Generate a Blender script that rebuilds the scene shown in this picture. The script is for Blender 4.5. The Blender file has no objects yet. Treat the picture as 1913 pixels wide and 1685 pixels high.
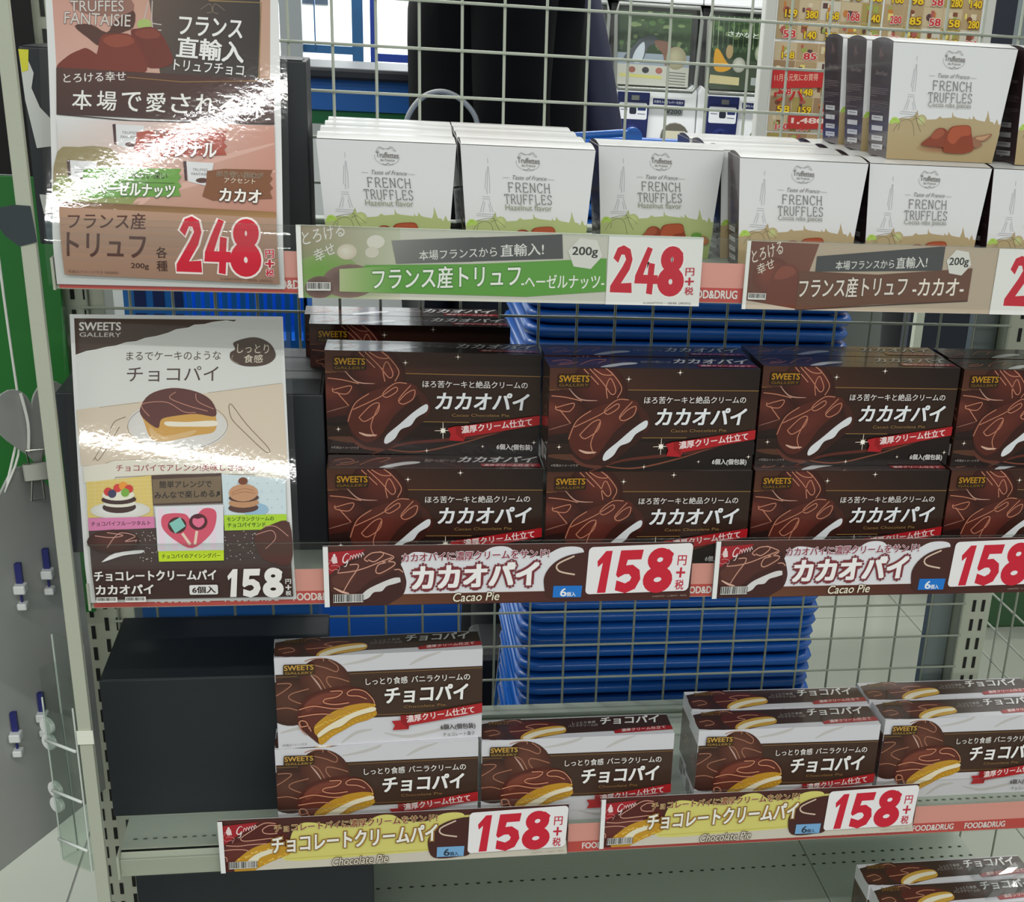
import bpy, bmesh, math, random
import numpy as np
from mathutils import Vector, Matrix
random.seed(7)
SC = bpy.context.scene
COL = SC.collection

# ------------------------------------------------------------------ camera
W_PX, H_PX = 1913, 1685
CAM_F, CAM_CX, CAM_CY = 2551.28, 1187.77, 1125.15          # focal length and principal point for a 1913 px wide frame
cd = bpy.data.cameras.new('camera'); cam = bpy.data.objects.new('camera', cd); COL.objects.link(cam)
r_ = Vector((0.9823, -0.1784, 0.0566)); f_ = Vector((0.1862, 0.9003, -0.3934))
r_.normalize(); f_ = (f_ - r_ * f_.dot(r_)).normalized(); u_ = r_.cross(f_)
cam.matrix_world = Matrix(((r_.x, u_.x, -f_.x, 0.0326), (r_.y, u_.y, -f_.y, -1.4900), (r_.z, u_.z, -f_.z, 0.0413), (0, 0, 0, 1)))
cd.sensor_fit = 'HORIZONTAL'; cd.sensor_width = 36.0; cd.lens = 36.0 * CAM_F / W_PX
cd.shift_x = (W_PX / 2 - CAM_CX) / W_PX; cd.shift_y = (CAM_CY - H_PX / 2) / W_PX
cd.clip_start = 0.05; cd.clip_end = 60
SC.camera = cam

# ------------------------------------------------------------------ world, lamps, exposure
SC.view_settings.view_transform = 'Standard'; SC.view_settings.look = 'None'
SC.view_settings.gamma = 1.0; SC.view_settings.use_curve_mapping = False
SC.view_settings.exposure = 0.0
wd = bpy.data.worlds.new('store_light'); SC.world = wd; wd.use_nodes = True
wd.node_tree.nodes['Background'].inputs[0].default_value = (0.93, 1.0, 0.95, 1)
wd.node_tree.nodes['Background'].inputs[1].default_value = 0.54

def area(name, loc, sx, sy, power, color=(1, 1, 1), rot=(0, 0, 0)):
    l = bpy.data.lights.new(name, 'AREA'); l.shape = 'RECTANGLE'; l.size = sx; l.size_y = sy
    l.energy = power; l.color = color
    o = bpy.data.objects.new(name, l); COL.objects.link(o); o.location = loc; o.rotation_euler = rot
    return o
# rows of fluorescent tubes under the store ceiling, parallel to the shelf
for y, w_, p in ((-4.73, .24, 140), (-1.93, .05, 40), (1.0, .12, 44), (2.1, .12, 90)):
    area('ceiling_tube', (0.2, y, 1.42), 5.0, w_, p, (1.0, 1.0, 0.96))
# daylight coming in through the shop window
area('window_daylight', (-0.8, 4.75, 0.25), 2.6, 1.5, 24, (0.93, 0.97, 1.0), (math.radians(-90), 0, 0))

# ------------------------------------------------------------------ materials
def lin(c):
    return tuple(((x / 255) / 12.92 if x / 255 <= .04045 else ((x / 255 + .055) / 1.055) ** 2.4) for x in c)
_m = {}
def mat(name, rgb, rough=.5, metal=0., coat=0., noise=0., nscale=60., spec=.5, emit=0., bump=0.):
    if name in _m: return _m[name]
    m = bpy.data.materials.new(name); m.use_nodes = True; nt = m.node_tree; b = nt.nodes['Principled BSDF']
    c = lin(rgb) + (1,)
    b.inputs['Base Color'].default_value = c; b.inputs['Roughness'].default_value = rough
    b.inputs['Metallic'].default_value = metal; b.inputs['Specular IOR Level'].default_value = spec
    b.inputs['Coat Weight'].default_value = coat; b.inputs['Coat Roughness'].default_value = .08
    if emit: b.inputs['Emission Color'].default_value = c; b.inputs['Emission Strength'].default_value = emit
    if noise or bump:
        tc = nt.nodes.new('ShaderNodeTexCoord'); n = nt.nodes.new('ShaderNodeTexNoise')
        n.inputs['Scale'].default_value = nscale; n.inputs['Detail'].default_value = 4
        nt.links.new(tc.outputs['Object'], n.inputs['Vector'])
        if noise:
            mx = nt.nodes.new('ShaderNodeMix'); mx.data_type = 'RGBA'
            mx.inputs[6].default_value = tuple(max(0, x * (1 - noise)) for x in c[:3]) + (1,)
            mx.inputs[7].default_value = tuple(min(1, x * (1 + noise)) for x in c[:3]) + (1,)
            nt.links.new(n.outputs['Fac'], mx.inputs[0]); nt.links.new(mx.outputs[2], b.inputs['Base Color'])
        if bump:
            bp = nt.nodes.new('ShaderNodeBump'); bp.inputs['Strength'].default_value = bump; bp.inputs['Distance'].default_value = .002
            nt.links.new(n.outputs['Fac'], bp.inputs['Height']); nt.links.new(bp.outputs[0], b.inputs['Normal'])
    _m[name] = m; return m
def print_mat(name, rough, coat=0., spec=.5):
    m = bpy.data.materials.new(name); m.use_nodes = True; nt = m.node_tree; b = nt.nodes['Principled BSDF']
    a = nt.nodes.new('ShaderNodeVertexColor'); a.layer_name = 'Col'
    nt.links.new(a.outputs['Color'], b.inputs['Base Color'])
    b.inputs['Roughness'].default_value = rough; b.inputs['Coat Weight'].default_value = coat
    b.inputs['Coat Roughness'].default_value = .06; b.inputs['Specular IOR Level'].default_value = spec
    return m
def clear_mat(name, tint, gloss, rough=.05, bump=0., bscale=200., fres=1.45):
    m = bpy.data.materials.new(name); m.use_nodes = True; nt = m.node_tree; nt.nodes.clear()
    out = nt.nodes.new('ShaderNodeOutputMaterial'); t = nt.nodes.new('ShaderNodeBsdfTransparent')
    g = nt.nodes.new('ShaderNodeBsdfGlossy'); mx = nt.nodes.new('ShaderNodeMixShader'); fr = nt.nodes.new('ShaderNodeLayerWeight')
    mul = nt.nodes.new('ShaderNodeMath'); mul.operation = 'MULTIPLY_ADD'; mul.inputs[1].default_value = .9; mul.inputs[2].default_value = gloss
    pw = nt.nodes.new('ShaderNodeMath'); pw.operation = 'POWER'; pw.inputs[1].default_value = 5.0
    nt.links.new(fr.outputs['Facing'], pw.inputs[0]); nt.links.new(pw.outputs[0], mul.inputs[0]); nt.links.new(mul.outputs[0], mx.inputs[0])
    t.inputs[0].default_value = tuple(tint) + (1,); g.inputs['Roughness'].default_value = rough
    nt.links.new(t.outputs[0], mx.inputs[1]); nt.links.new(g.outputs[0], mx.inputs[2]); nt.links.new(mx.outputs[0], out.inputs[0])
    if bump:
        tc = nt.nodes.new('ShaderNodeTexCoord'); n = nt.nodes.new('ShaderNodeTexNoise'); n.inputs['Scale'].default_value = bscale
        nt.links.new(tc.outputs['Object'], n.inputs['Vector'])
        bp = nt.nodes.new('ShaderNodeBump'); bp.inputs['Strength'].default_value = bump; bp.inputs['Distance'].default_value = .00013
        nt.links.new(n.outputs['Fac'], bp.inputs['Height']); nt.links.new(bp.outputs[0], g.inputs['Normal']); nt.links.new(bp.outputs[0], fr.inputs['Normal'])
    return m
METAL = mat('painted_shelf_metal', (176, 180, 163), .42, noise=.04, nscale=300)
DECK = mat('shelf_deck_metal', (168, 177, 164), .45, noise=.05, nscale=200)
WIRE = mat('wire_metal', (160, 166, 152), .38)
DARK = mat('dark_slot', (18, 18, 16), .8)
BLACKCARD = mat('black_card', (34, 38, 43), .48, noise=.06, nscale=30)
BLUE = mat('blue_plastic', (16, 92, 182), .32, coat=.2)
BLUED = mat('blue_sheet', (22, 92, 170), .5)
CARTON_W = mat('white_carton', (222, 222, 226), .3, coat=.25)
CARTON_D = mat('dark_carton', (50, 26, 24), .22, coat=.6)
CARTON_T = mat('truffle_carton', (208, 207, 206), .3, coat=.15)
BROWN_T = mat('truffle_brown_side', (56, 38, 40), .33, coat=.15)
PR_BOX = print_mat('box_print', .3, .3)
PR_DARK = print_mat('glossy_box_print', .22, .35, .4)
PR_CARD = print_mat('card_print', .4)
PR_MATTE = print_mat('matte_print', .6, 0, .3)
CLEAR = clear_mat('clear_plastic', (.95, .96, .95), .035, .06)
GUARD = clear_mat('clear_price_channel', (.965, .97, .965), .03, .10, bump=.2, bscale=30)
LAMI = clear_mat('laminate_film', (.995, .995, .995), .045, .05, bump=.30, bscale=240)
ACRYL = clear_mat('clear_acrylic', (.93, .96, .94), .06, .05)
WHITEP = mat('white_plastic', (226, 228, 226), .35)
FLOOR_M = mat('floor_vinyl', (146, 150, 139), .2, noise=.03, nscale=8, coat=.1)

# ------------------------------------------------------------------ helpers
def tag(o, label=None, cat=None, group=None, kind=None):
    if label: o['label'] = label
    if cat: o['category'] = cat
    if group: o['group'] = group
    if kind: o['kind'] = kind
    return o
def empty(name, loc=(0, 0, 0), rz=0., **k):
    o = bpy.data.objects.new(name, None); COL.objects.link(o); o.location = loc; o.rotation_euler = (0, 0, rz)
    o.empty_display_size = .02
    return tag(o, **k)
def link(name, me, parent=None, **k):
    o = bpy.data.objects.new(name, me); COL.objects.link(o)
    if parent: o.parent = parent
    return tag(o, **k)
class MB:
    def __init__(s): s.v = []; s.f = []; s.m = []
    def add(s, vs, fs, mi=0):
        b = len(s.v); s.v += [tuple(p) for p in vs]; s.f += [tuple(i + b for i in f) for f in fs]; s.m += [mi] * len(fs); return s
    def box(s, x0, x1, y0, y1, z0, z1, mi=0):
        return s.add([(x0,y0,z0),(x1,y0,z0),(x1,y1,z0),(x0,y1,z0),(x0,y0,z1),(x1,y0,z1),(x1,y1,z1),(x0,y1,z1)],
                     [(0,3,2,1),(4,5,6,7),(0,1,5,4),(1,2,6,5),(2,3,7,6),(3,0,4,7)], mi)
    def tube(s, pts, r, n=8, mi=0, closed=False, cap=True):
        P = [Vector(p) for p in pts]; N = len(P); rings = []
        rr = r if isinstance(r, (list, tuple)) else [r] * N
        prev = None
        for i in range(N):
            if closed: d = P[(i + 1) % N] - P[i - 1]
            else: d = P[min(i + 1, N - 1)] - P[max(i - 1, 0)]
            if d.length < 1e-9: d = Vector((0, 0, 1))
            d.normalize()
            if prev is None:
                a = Vector((0, 0, 1)) if abs(d.z) < .9 else Vector((1, 0, 0)); a = d.cross(a).normalized()
            else: a = (prev - d * prev.dot(d)).normalized()
            prev = a; b = d.cross(a)
            rings.append([P[i] + (a * math.cos(t) + b * math.sin(t)) * rr[i] for t in (2 * math.pi * k / n for k in range(n))])
        vs = [p for q in rings for p in q]; fs = []
        for i in range(N if closed else N - 1):
            j = (i + 1) % N
            fs += [(i * n + k, i * n + (k + 1) % n, j * n + (k + 1) % n, j * n + k) for k in range(n)]
        if cap and not closed: fs += [tuple(range(n))[::-1], tuple((N - 1) * n + k for k in range(n))]
        return s.add(vs, fs, mi)
    def prism(s, prof, x0, x1, axis='x', mi=0):
        n = len(prof)
        mk = {'x': lambda a, p: (a, p[0], p[1]), 'y': lambda a, p: (p[0], a, p[1]), 'z': lambda a, p: (p[0], p[1], a)}[axis]
        vs = [mk(x0, p) for p in prof] + [mk(x1, p) for p in prof]
        fs = [(i, (i + 1) % n, n + (i + 1) % n, n + i) for i in range(n)] + [tuple(range(n))[::-1], tuple(range(n, 2 * n))]
        return s.add(vs, fs, mi)
    def mesh(s, name, mats, bevel=0., seg=2, smooth=False):
        me = bpy.data.meshes.new(name); me.from_pydata(s.v, [], s.f)
        for m in (mats if isinstance(mats, (list, tuple)) else [mats]): me.materials.append(m)
        me.polygons.foreach_set('material_index', s.m)
        bm = bmesh.new(); bm.from_mesh(me)
        if bevel:
            bmesh.ops.bevel(bm, geom=[e for e in bm.edges if len(e.link_faces) == 2 and e.calc_face_angle(0) > .5], offset=bevel, segments=seg, affect='EDGES', profile=.6)
        bmesh.ops.recalc_face_normals(bm, faces=bm.faces)
        bm.to_mesh(me); bm.free()
        if smooth: me.polygons.foreach_set('use_smooth', [True] * len(me.polygons))
        me.update(); return me
    def build(s, name, mats, parent=None, bevel=0., seg=2, smooth=False, **k):
        return link(name, s.mesh(name, mats, bevel, seg, smooth), parent, **k)
def copy_tree(o, parent=None):
    c = o.copy(); COL.objects.link(c); c.parent = parent
    for ch in list(o.children): copy_tree(ch, c)
    return c
def cr(pts, n=8, closed=False):
    P = [np.array(p, float) for p in pts]; out = []; N = len(P)
    for i in range(N if closed else N - 1):
        g = lambda j: P[j % N] if closed else P[min(max(j, 0), N - 1)]
        a, b, c, d = g(i - 1), g(i), g(i + 1), g(i + 2)
        for k in range(n):
            t = k / n
            out.append(tuple(.5 * ((2 * b) + (c - a) * t + (2 * a - 5 * b + 4 * c - d) * t * t + (3 * b - a - 3 * c + d) * t ** 3)))
    if not closed: out.append(tuple(P[-1]))
    return out

# ---- flat print: layered coloured shapes on one face, drawn in the units of a reference quad
_tc = {}
def glyphs(s, off):
    k = (s, off)
    if k in _tc: return _tc[k]
    c = bpy.data.curves.new('t', 'FONT'); c.body = s; c.resolution_u = 3; c.offset = off
    o = bpy.data.objects.new('t', c); COL.objects.link(o)
    dg = bpy.context.evaluated_depsgraph_get(); m = bpy.data.meshes.new_from_object(o.evaluated_get(dg))
    v = np.empty(len(m.vertices) * 3, 'f'); m.vertices.foreach_get('co', v); v = v.reshape(-1, 3)[:, :2].astype(float)
    fs = [tuple(p.vertices) for p in m.polygons]
    bpy.data.objects.remove(o); bpy.data.curves.remove(c); bpy.data.meshes.remove(m)
    _tc[k] = (v, fs, None); return _tc[k]
def tri_poly(pts):
    from mathutils.geometry import tessellate_polygon
    return [tuple(t) for t in tessellate_polygon([[Vector((p[0], p[1], 0)) for p in pts]])]
class Art:
    EPS = 3e-5
    def __init__(s, quad, rect):
        """quad: TL TR BR BL in drawing units, rect: the same corners in metres on the face"""
        A = []; B = []
        for (x, y), (X, Y) in zip(quad, rect):
            A += [[x, y, 1, 0, 0, 0, -X * x, -X * y], [0, 0, 0, x, y, 1, -Y * x, -Y * y]]; B += [X, Y]
        h = np.linalg.solve(np.array(A, float), np.array(B, float)); s.H = np.append(h, 1).reshape(3, 3)
        s.q = quad; s.rect = rect; s.v = []; s.f = []; s.c = []; s.l = 0
    def _put(s, pts, fs, cols, lift=None):
        P = np.array(pts, float)[:, :2]; Q = np.c_[P, np.ones(len(P))] @ s.H.T; Q = Q[:, :2] / Q[:, 2:]
        b = len(s.v); s.l += 1
        s.v += [(x, y, (s.l + (0 if lift is None else lift[i])) * s.EPS) for i, (x, y) in enumerate(Q)]; s.f += [tuple(i + b for i in f) for f in fs]
        if isinstance(cols[0], (int, float)): cols = [cols] * len(P)
        s.c += [lin(c) for c in cols]
    def poly(s, pts, col):
        s._put(pts, tri_poly(pts), col); return s
    def full(s, col): return s.poly(s.q, col)
    def grad(s, q, cols, n=1):
        """quad with a colour per corner (TL TR BR BL)"""
        N = 6; pts = []; cc = []
        q = [np.array(p, float) for p in q]; cols = [np.array(c, float) for c in cols]
        for j in range(N + 1):
            for i in range(N + 1):
                a, b = i / N, j / N
                w = ((1 - a) * (1 - b), a * (1 - b), a * b, (1 - a) * b)
                pts.append(sum(k * p for k, p in zip(w, q))); cc.append(tuple(sum(k * c for k, c in zip(w, cols))))
        fs = [(j * (N + 1) + i, j * (N + 1) + i + 1, (j + 1) * (N + 1) + i + 1, (j + 1) * (N + 1) + i) for j in range(N) for i in range(N)]
        s._put(pts, fs, cc); return s
    def ell(s, cx, cy, rx, ry, col, edge=None, rot=0, n=28, light=(-.3, -.3), a0=0, a1=360):
        edge = edge or col; pts = [(cx + light[0] * rx * .6, cy + light[1] * ry * .6)]; cc = [col]; R = 4 if edge != col else 1
        ca, sa = math.cos(math.radians(rot)), math.sin(math.radians(rot))
        pts[0] = (cx + (light[0] * rx * .6) * ca - (light[1] * ry * .6) * sa, cy + (light[0] * rx * .6) * sa + (light[1] * ry * .6) * ca)
        arc = [math.radians(a0 + (a1 - a0) * k / n) for k in range(n if a1 - a0 >= 360 else n + 1)]; M = len(arc)
        for r in range(1, R + 1):
            t = r / R
            for a in arc:
                x = math.cos(a) * rx * t + light[0] * rx * .6 * (1 - t); y = math.sin(a) * ry * t + light[1] * ry * .6 * (1 - t)
                pts.append((cx + x * ca - y * sa, cy + x * sa + y * ca)); cc.append(tuple(col[i] + (edge[i] - col[i]) * t ** 1.5 for i in range(3)))
        fs = []; cl = a1 - a0 >= 360
        for k in range(M if cl else M - 1): fs.append((0, 1 + k, 1 + (k + 1) % M))
        for r in range(R - 1):
            for k in range(M if cl else M - 1):
                b = 1 + r * M; fs.append((b + k, b + M + k, b + M + (k + 1) % M, b + (k + 1) % M))
        s._put(pts, fs, cc); return s
    def line(s, pts, w, col, smooth=0, closed=False, taper=False):
        P = cr(pts, smooth, closed) if smooth else list(pts)
        if closed: P = list(P) + [P[0]]
        P = [np.array(p, float) for p in P]; L = []; R = []; N = len(P)
        for i in range(N):
            d = P[min(i + 1, N - 1)] - P[max(i - 1, 0)]
            if closed and i in (0, N - 1): d = P[1] - P[N - 2]
            nrm = np.array((-d[1], d[0])) / (np.hypot(*d) + 1e-9)
            ww = w * (.5 if not taper else .5 * (.25 + .75 * math.sin(math.pi * (i + .3) / (N - .4))))
            L.append(P[i] + nrm * ww); R.append(P[i] - nrm * ww)
        s._put(L + R, [(i, i + 1, N + i + 1, N + i) for i in range(N - 1)], col); return s
    def rrect(s, x0, y0, x1, y1, r, col, sk=0.):
        """rounded rectangle, sk = fall in y over its width"""
        pts = []
        for cx, cy, a in ((x1 - r, y0 + r, -90), (x1 - r, y1 - r, 0), (x0 + r, y1 - r, 90), (x0 + r, y0 + r, 180)):
            for k in range(5):
                t = math.radians(a + 22.5 * k); pts.append((cx + r * math.cos(t), cy + r * math.sin(t)))
        pts = [(x, y + sk * (x - x0) / (x1 - x0)) for x, y in pts]
        return s.poly(pts, col)
    def text(s, t, p0, p1, h, col, bold=0., out=None, ow=.05, slant=0., vert=False):
        """baseline from p0 to p1, letter height h, all in drawing units (y down)"""
        v0 = glyphs(t, 0.)[0]; x0, y0 = v0.min(0); x1, y1 = v0.max(0)
        d = np.array(p1, float) - np.array(p0, float); n = np.array((d[1], -d[0])) / np.hypot(*d) * h
        if vert: n = np.array((0., -h))
        n = n + slant * h * d / np.hypot(*d)
        e = 1.0 * (x1 - x0) / len(t); v, f, lf = glyphs(t, 0.)
        todo = []
        if out: todo += [((ow + bold) * math.cos(q * math.pi / 4), (ow + bold) * math.sin(q * math.pi / 4), out) for q in range(8)]
        if bold > 0: todo += [(bold * sx, bold * sy * .6, col) for sx, sy in ((-1, -1), (1, 1), (-1, 1), (1, -1)) + (((0, 0), (1, 0), (-1, 0), (0, 1), (0, -1)) if bold > .02 else ())]
        else: todo += [(0., 0., col)]
        for ddx, ddy, c in todo:
            a = (v[:, :1] - x0 + ddx) / (x1 - x0); b = (v[:, 1:] - y0 + ddy) / (y1 - y0)
            s._put(np.array(p0) + a * d + b * n, f, c); s.l -= .75
        s.l += 1.
        return s
    def vtext(s, chars, x, y0, y1, w, col, bold=.01, out=None):
        n = len(chars); hh = (y1 - y0) / n
        for i, ch in enumerate(chars):
            s.text(ch, (x - w / 2, y0 + hh * (i + .9)), (x + w / 2, y0 + hh * (i + .9)), hh * .8 if ch != '+' else hh * .8, col, bold, out)
        return s
    def barcode(s, x0, y0, x1, y1, sk=0):
        s.poly([(x0, y0), (x1, y0 + sk), (x1, y1 + sk), (x0, y1)], (228, 226, 222))
        x = x0 + 2; rr = random.Random(5); rects = []
        while x < x1 - 3:
            w = rr.choice((.8, 1.3, 2.0)) * (x1 - x0) / 50
            yy = sk * (x - x0) / (x1 - x0)
            s.l -= .75; s.poly([(x, y0 + 1 + yy), (x + w, y0 + 1 + yy), (x + w, y1 - 3 + yy), (x, y1 - 3 + yy)], (25, 22, 22)); x += w + rr.choice((.8, 1.5)) * (x1 - x0) / 50
        s.l += 1; return s
    DIG = {
     '1': [[(.08, .76), (.50, 1.0), (.84, 1.0), (.70, 0), (.24, 0), (.38, .72), (.14, .62)]],
     '5': [[(.14, 1.0), (.94, 1.0), (.90, .77), (.42, .77), (.38, .64), (.62, .65), (.88, .52), (.95, .30), (.80, .07), (.46, -.03), (.08, .05), (.10, .29), (.42, .21), (.58, .27), (.62, .35), (.52, .43), (.36, .43), (.14, .35), (.06, .42)]],
     '4': [[(.48, 1.0), (.70, .96), (.36, .40), (.56, .40), (.58, .66), (.84, .64), (.82, .40), (1.0, .40), (1.0, .21), (.82, .21), (.80, -.02), (.54, .0), (.56, .21), (.0, .21), (.02, .38)]],
     '2': [[(.08, .74), (.24, .96), (.50, 1.02), (.80, .94), (.92, .72), (.82, .50), (.48, .20), (.94, .22), (.98, .0), (.02, .0), (.02, .14), (.50, .56), (.64, .72), (.56, .82), (.42, .82), (.30, .64)]],
    }
    def digits(s, t, q, col, out=None, ow=0.):
        """heavy brush price numerals inside quad q (TL TR BR BL)"""
        q = [np.array(p, float) for p in q]; n = len(t)
        for passno in ((1, 0) if out else (0,)):
            for i, ch in enumerate(t):
                wd = [.66 if c_ == '1' else 1. for c_ in t]; cum = sum(wd[:i]); tot = sum(wd)
                def M(p):
                    x = (cum + wd[i] * (.03 + p[0] * .94)) / tot; y = 1 - p[1]
                    return (1 - x) * (1 - y) * q[0] + x * (1 - y) * q[1] + x * y * q[2] + (1 - x) * y * q[3]
                c = out if passno else col; hgt = abs(q[3][1] - q[0][1])
                if ch == '8':
                    for (cy, rx, ry, w) in ((.745, .27, .17, .225), (.27, .33, .19, .26)):
                        s.line([M((.5 + rx * math.cos(a), cy + ry * math.sin(a))) for a in (2 * math.pi * k / 20 for k in range(20))], hgt * w + passno * ow * 2, c, closed=True); s.l -= .75
                    s.l += 1
                    s.poly([M(p) for p in ((.60, .86), (.74, 1.0), (.96, .88), (.90, .74), (.74, .72))], c)
                else:
                    for pg in s.DIG[ch]:
                        if passno: s.line([M(p) for p in pg], ow * 2, c, closed=True); s.l -= .75
                        s.poly([M(p) for p in pg], c)
        return s
    def mesh(s, name, m, fn=None, cuts=None):
        """fn maps (u, v, layer offset) to 3D; cuts: v values where the print must be able to bend"""
        me = bpy.data.meshes.new(name); me.from_pydata(s.v, [], s.f); me.materials.append(m)
        ca = me.color_attributes.new('Col', 'FLOAT_COLOR', 'POINT')
        ca.data.foreach_set('color', [x for c in s.c for x in (*c, 1.)])
        xs = [p[0] for p in s.rect]; ys = [p[1] for p in s.rect]
        bm = bmesh.new(); bm.from_mesh(me)
        if min(p[0] for p in s.v) < min(xs) - 1e-5 or max(p[0] for p in s.v) > max(xs) + 1e-5 or min(p[1] for p in s.v) < min(ys) - 1e-5 or max(p[1] for p in s.v) > max(ys) + 1e-5:
            for co, no in (((min(xs), 0, 0), (-1, 0, 0)), ((max(xs), 0, 0), (1, 0, 0)), ((0, min(ys), 0), (0, -1, 0)), ((0, max(ys), 0), (0, 1, 0))):
                bmesh.ops.bisect_plane(bm, geom=bm.verts[:] + bm.edges[:] + bm.faces[:], plane_co=co, plane_no=no, dist=1e-7, clear_outer=True)
        if cuts is not None:
            for v in cuts:
                bmesh.ops.bisect_plane(bm, geom=bm.verts[:] + bm.edges[:] + bm.faces[:], plane_co=(0, v, 0), plane_no=(0, 1, 0), dist=1e-7)
        bm.to_mesh(me); bm.free()
        if fn:
            for v in me.vertices: v.co = fn(*v.co)
        me.update(); return me
FRONT = lambda u, v, e: (u, -e, v)                         # a box's front face: x right, z up
def top_fn(h): return lambda u, v, e: (u, v, h + e)        # top face: v runs from the front edge to the back
def left_fn(): return lambda u, v, e: (-e, -u, v)           # left side: u runs from back (0) to front

# ---- thin serif capitals drawn with strokes (no serif font at hand)
SERIF = {'F': [((.15,0),(.15,1)), ((.15,1),(.85,1)), ((.15,.52),(.65,.52)), ((.85,1),(.85,.84)), ((.65,.6),(.65,.44))],
 'R': [((.15,0),(.15,1)), ((.15,1),(.6,1),(.82,.88),(.82,.64),(.6,.5),(.15,.5)), ((.5,.5),(.95,0))],
 'E': [((.15,0),(.15,1)), ((.15,1),(.85,1)), ((.15,.52),(.68,.52)), ((.15,0),(.88,0)), ((.85,1),(.85,.84)), ((.88,0),(.9,.18)), ((.68,.6),(.68,.44))],
 'N': [((.12,0),(.12,1)), ((.12,1),(.88,0)), ((.88,0),(.88,1))],
 'C': [((.9,.8),(.72,.98),(.45,1.0),(.2,.82),(.1,.5),(.2,.18),(.45,0),(.72,.02),(.92,.2)), ((.9,.8),(.92,.98))],
 'H': [((.12,0),(.12,1)), ((.88,0),(.88,1)), ((.12,.52),(.88,.52))],
 'T': [((.5,0),(.5,1)), ((.05,1),(.95,1)), ((.05,1),(.03,.84)), ((.95,1),(.97,.84))],
 'U': [((.12,1),(.12,.28),(.28,.04),(.5,-.02),(.72,.04),(.88,.28),(.88,1))],
 'L': [((.15,0),(.15,1)), ((.15,0),(.88,0)), ((.88,0),(.9,.2))],
 'S': [((.85,.8),(.68,.98),(.38,1.0),(.16,.82),(.25,.6),(.72,.42),(.85,.22),(.66,.02),(.35,0),(.12,.18)), ((.85,.8),(.87,.98)), ((.12,.18),(.1,.0))],
 'A': [((.1,0),(.5,1)), ((.5,1),(.9,0)), ((.26,.36),(.74,.36))],
 'I': [((.5,0),(.5,1))]}
SFEET = {'F': [(.15,0),(.15,1)], 'R': [(.15,0),(.95,0)], 'N': [(.12,0),(.12,1),(.88,1)], 'H': [(.12,0),(.12,1),(.88,0),(.88,1)], 'T': [(.5,0)],
         'U': [(.12,1),(.88,1)], 'L': [(.15,1)], 'A': [(.1,0),(.9,0)], 'I': [(.5,0),(.5,1)]}
def serif_text(a, t, p0, p1, h, col, w):
    d = (np.array(p1, float) - np.array(p0, float)) / len(t); n = np.array((d[1], -d[0])); n = n / np.hypot(*n) * h
    for i, ch in enumerate(t):
        if ch == ' ': continue
        M = lambda q: tuple(np.array(p0) + d * (i + .08 + q[0] * .8) + n * q[1])
        for st in SERIF[ch]: a.line([M(q) for q in st], w, col, smooth=3 if len(st) > 3 else 0); a.l -= .75
        for q in SFEET.get(ch, []): a.line([M((q[0] - .13, q[1])), M((q[0] + .13, q[1]))], w * .7, col); a.l -= .75
    a.l += 1
# ================================================================== printed faces
BW, BH, BD = .2018, .1000, .0435          # cake carton
GOLD = (150, 112, 62)
# ---- vanilla chocolate pie carton, front (drawn on its 8.9 px/mm reference)
def squiggles(a, sets, w, col, smooth=6):
    for p in sets: a.line(p, w, col, smooth=smooth)
def pie_cut(a, ox, oy, s, cream=(236, 226, 200)):
    """the bitten chocolate pie; reference centre (590, 740)"""
    T = lambda p: (ox + (p[0] - 590) * s, oy + (p[1] - 740) * s)
    top = [(262, 770), (275, 700), (320, 620), (420, 555), (560, 515), (700, 510), (810, 530), (880, 580), (918, 640), (935, 700), (930, 750), (800, 800), (640, 870), (530, 930), (470, 992), (400, 950), (320, 880), (275, 830)]
    a.poly([T(p) for p in cr(top, 4, True)], (84, 40, 32))
    a.poly([T(p) for p in cr([(300, 740), (340, 640), (440, 575), (600, 535), (760, 535), (870, 590), (895, 640), (760, 660), (560, 720), (440, 800), (400, 860), (330, 820)], 4, True)], (102, 50, 40))
    a.poly([T(p) for p in cr([(330, 660), (430, 590), (560, 560), (640, 570), (560, 620), (440, 670), (350, 720)], 4, True)], (122, 64, 50))
    a.poly([T(p) for p in cr([(410, 850), (450, 800), (540, 735), (660, 680), (790, 652), (880, 650), (922, 665), (920, 690), (936, 745), (860, 790), (760, 820), (650, 880), (560, 930), (490, 990), (455, 985), (440, 930), (415, 900)], 4, True)], (196, 146, 46))
    rr = random.Random(3)
    for i in range(26):
        t = i / 25; x = 425 + 490 * t; y = 838 - 190 * t ** .8 + rr.uniform(-4, 10)
        a.ell(*T((x, y + 14)), 11 * s, 8 * s, (222, 178, 70), n=6)
        if i % 2: a.ell(*T((470 + 440 * t, 965 - 225 * t ** .85 - rr.uniform(0, 14))), 12 * s, 8 * s, (214, 168, 40), n=6)
    a.poly([T(p) for p in cr([(438, 905), (500, 850), (600, 790), (720, 730), (840, 690), (918, 678), (920, 708), (820, 735), (720, 775), (640, 835), (560, 862), (490, 905), (450, 930)], 4, True)], cream)
    squiggles(a, [[T(p) for p in q] for q in (
        [(850, 610), (780, 585), (700, 580), (685, 555), (740, 530), (830, 545), (900, 610), (915, 650)],
        [(540, 545), (640, 545), (600, 590), (500, 610), (490, 640), (580, 655), (700, 640)],
        [(280, 700), (400, 670), (560, 690), (660, 685)], [(275, 760), (400, 740), (500, 735), (560, 745)],
        [(370, 860), (340, 800), (290, 795), (300, 840), (360, 835), (385, 880)])], 9 * s, (208, 142, 112))
    a.line([T(p) for p in ((276, 800), (300, 860), (350, 915))], 10 * s, (180, 118, 96), smooth=5, taper=True)
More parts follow.
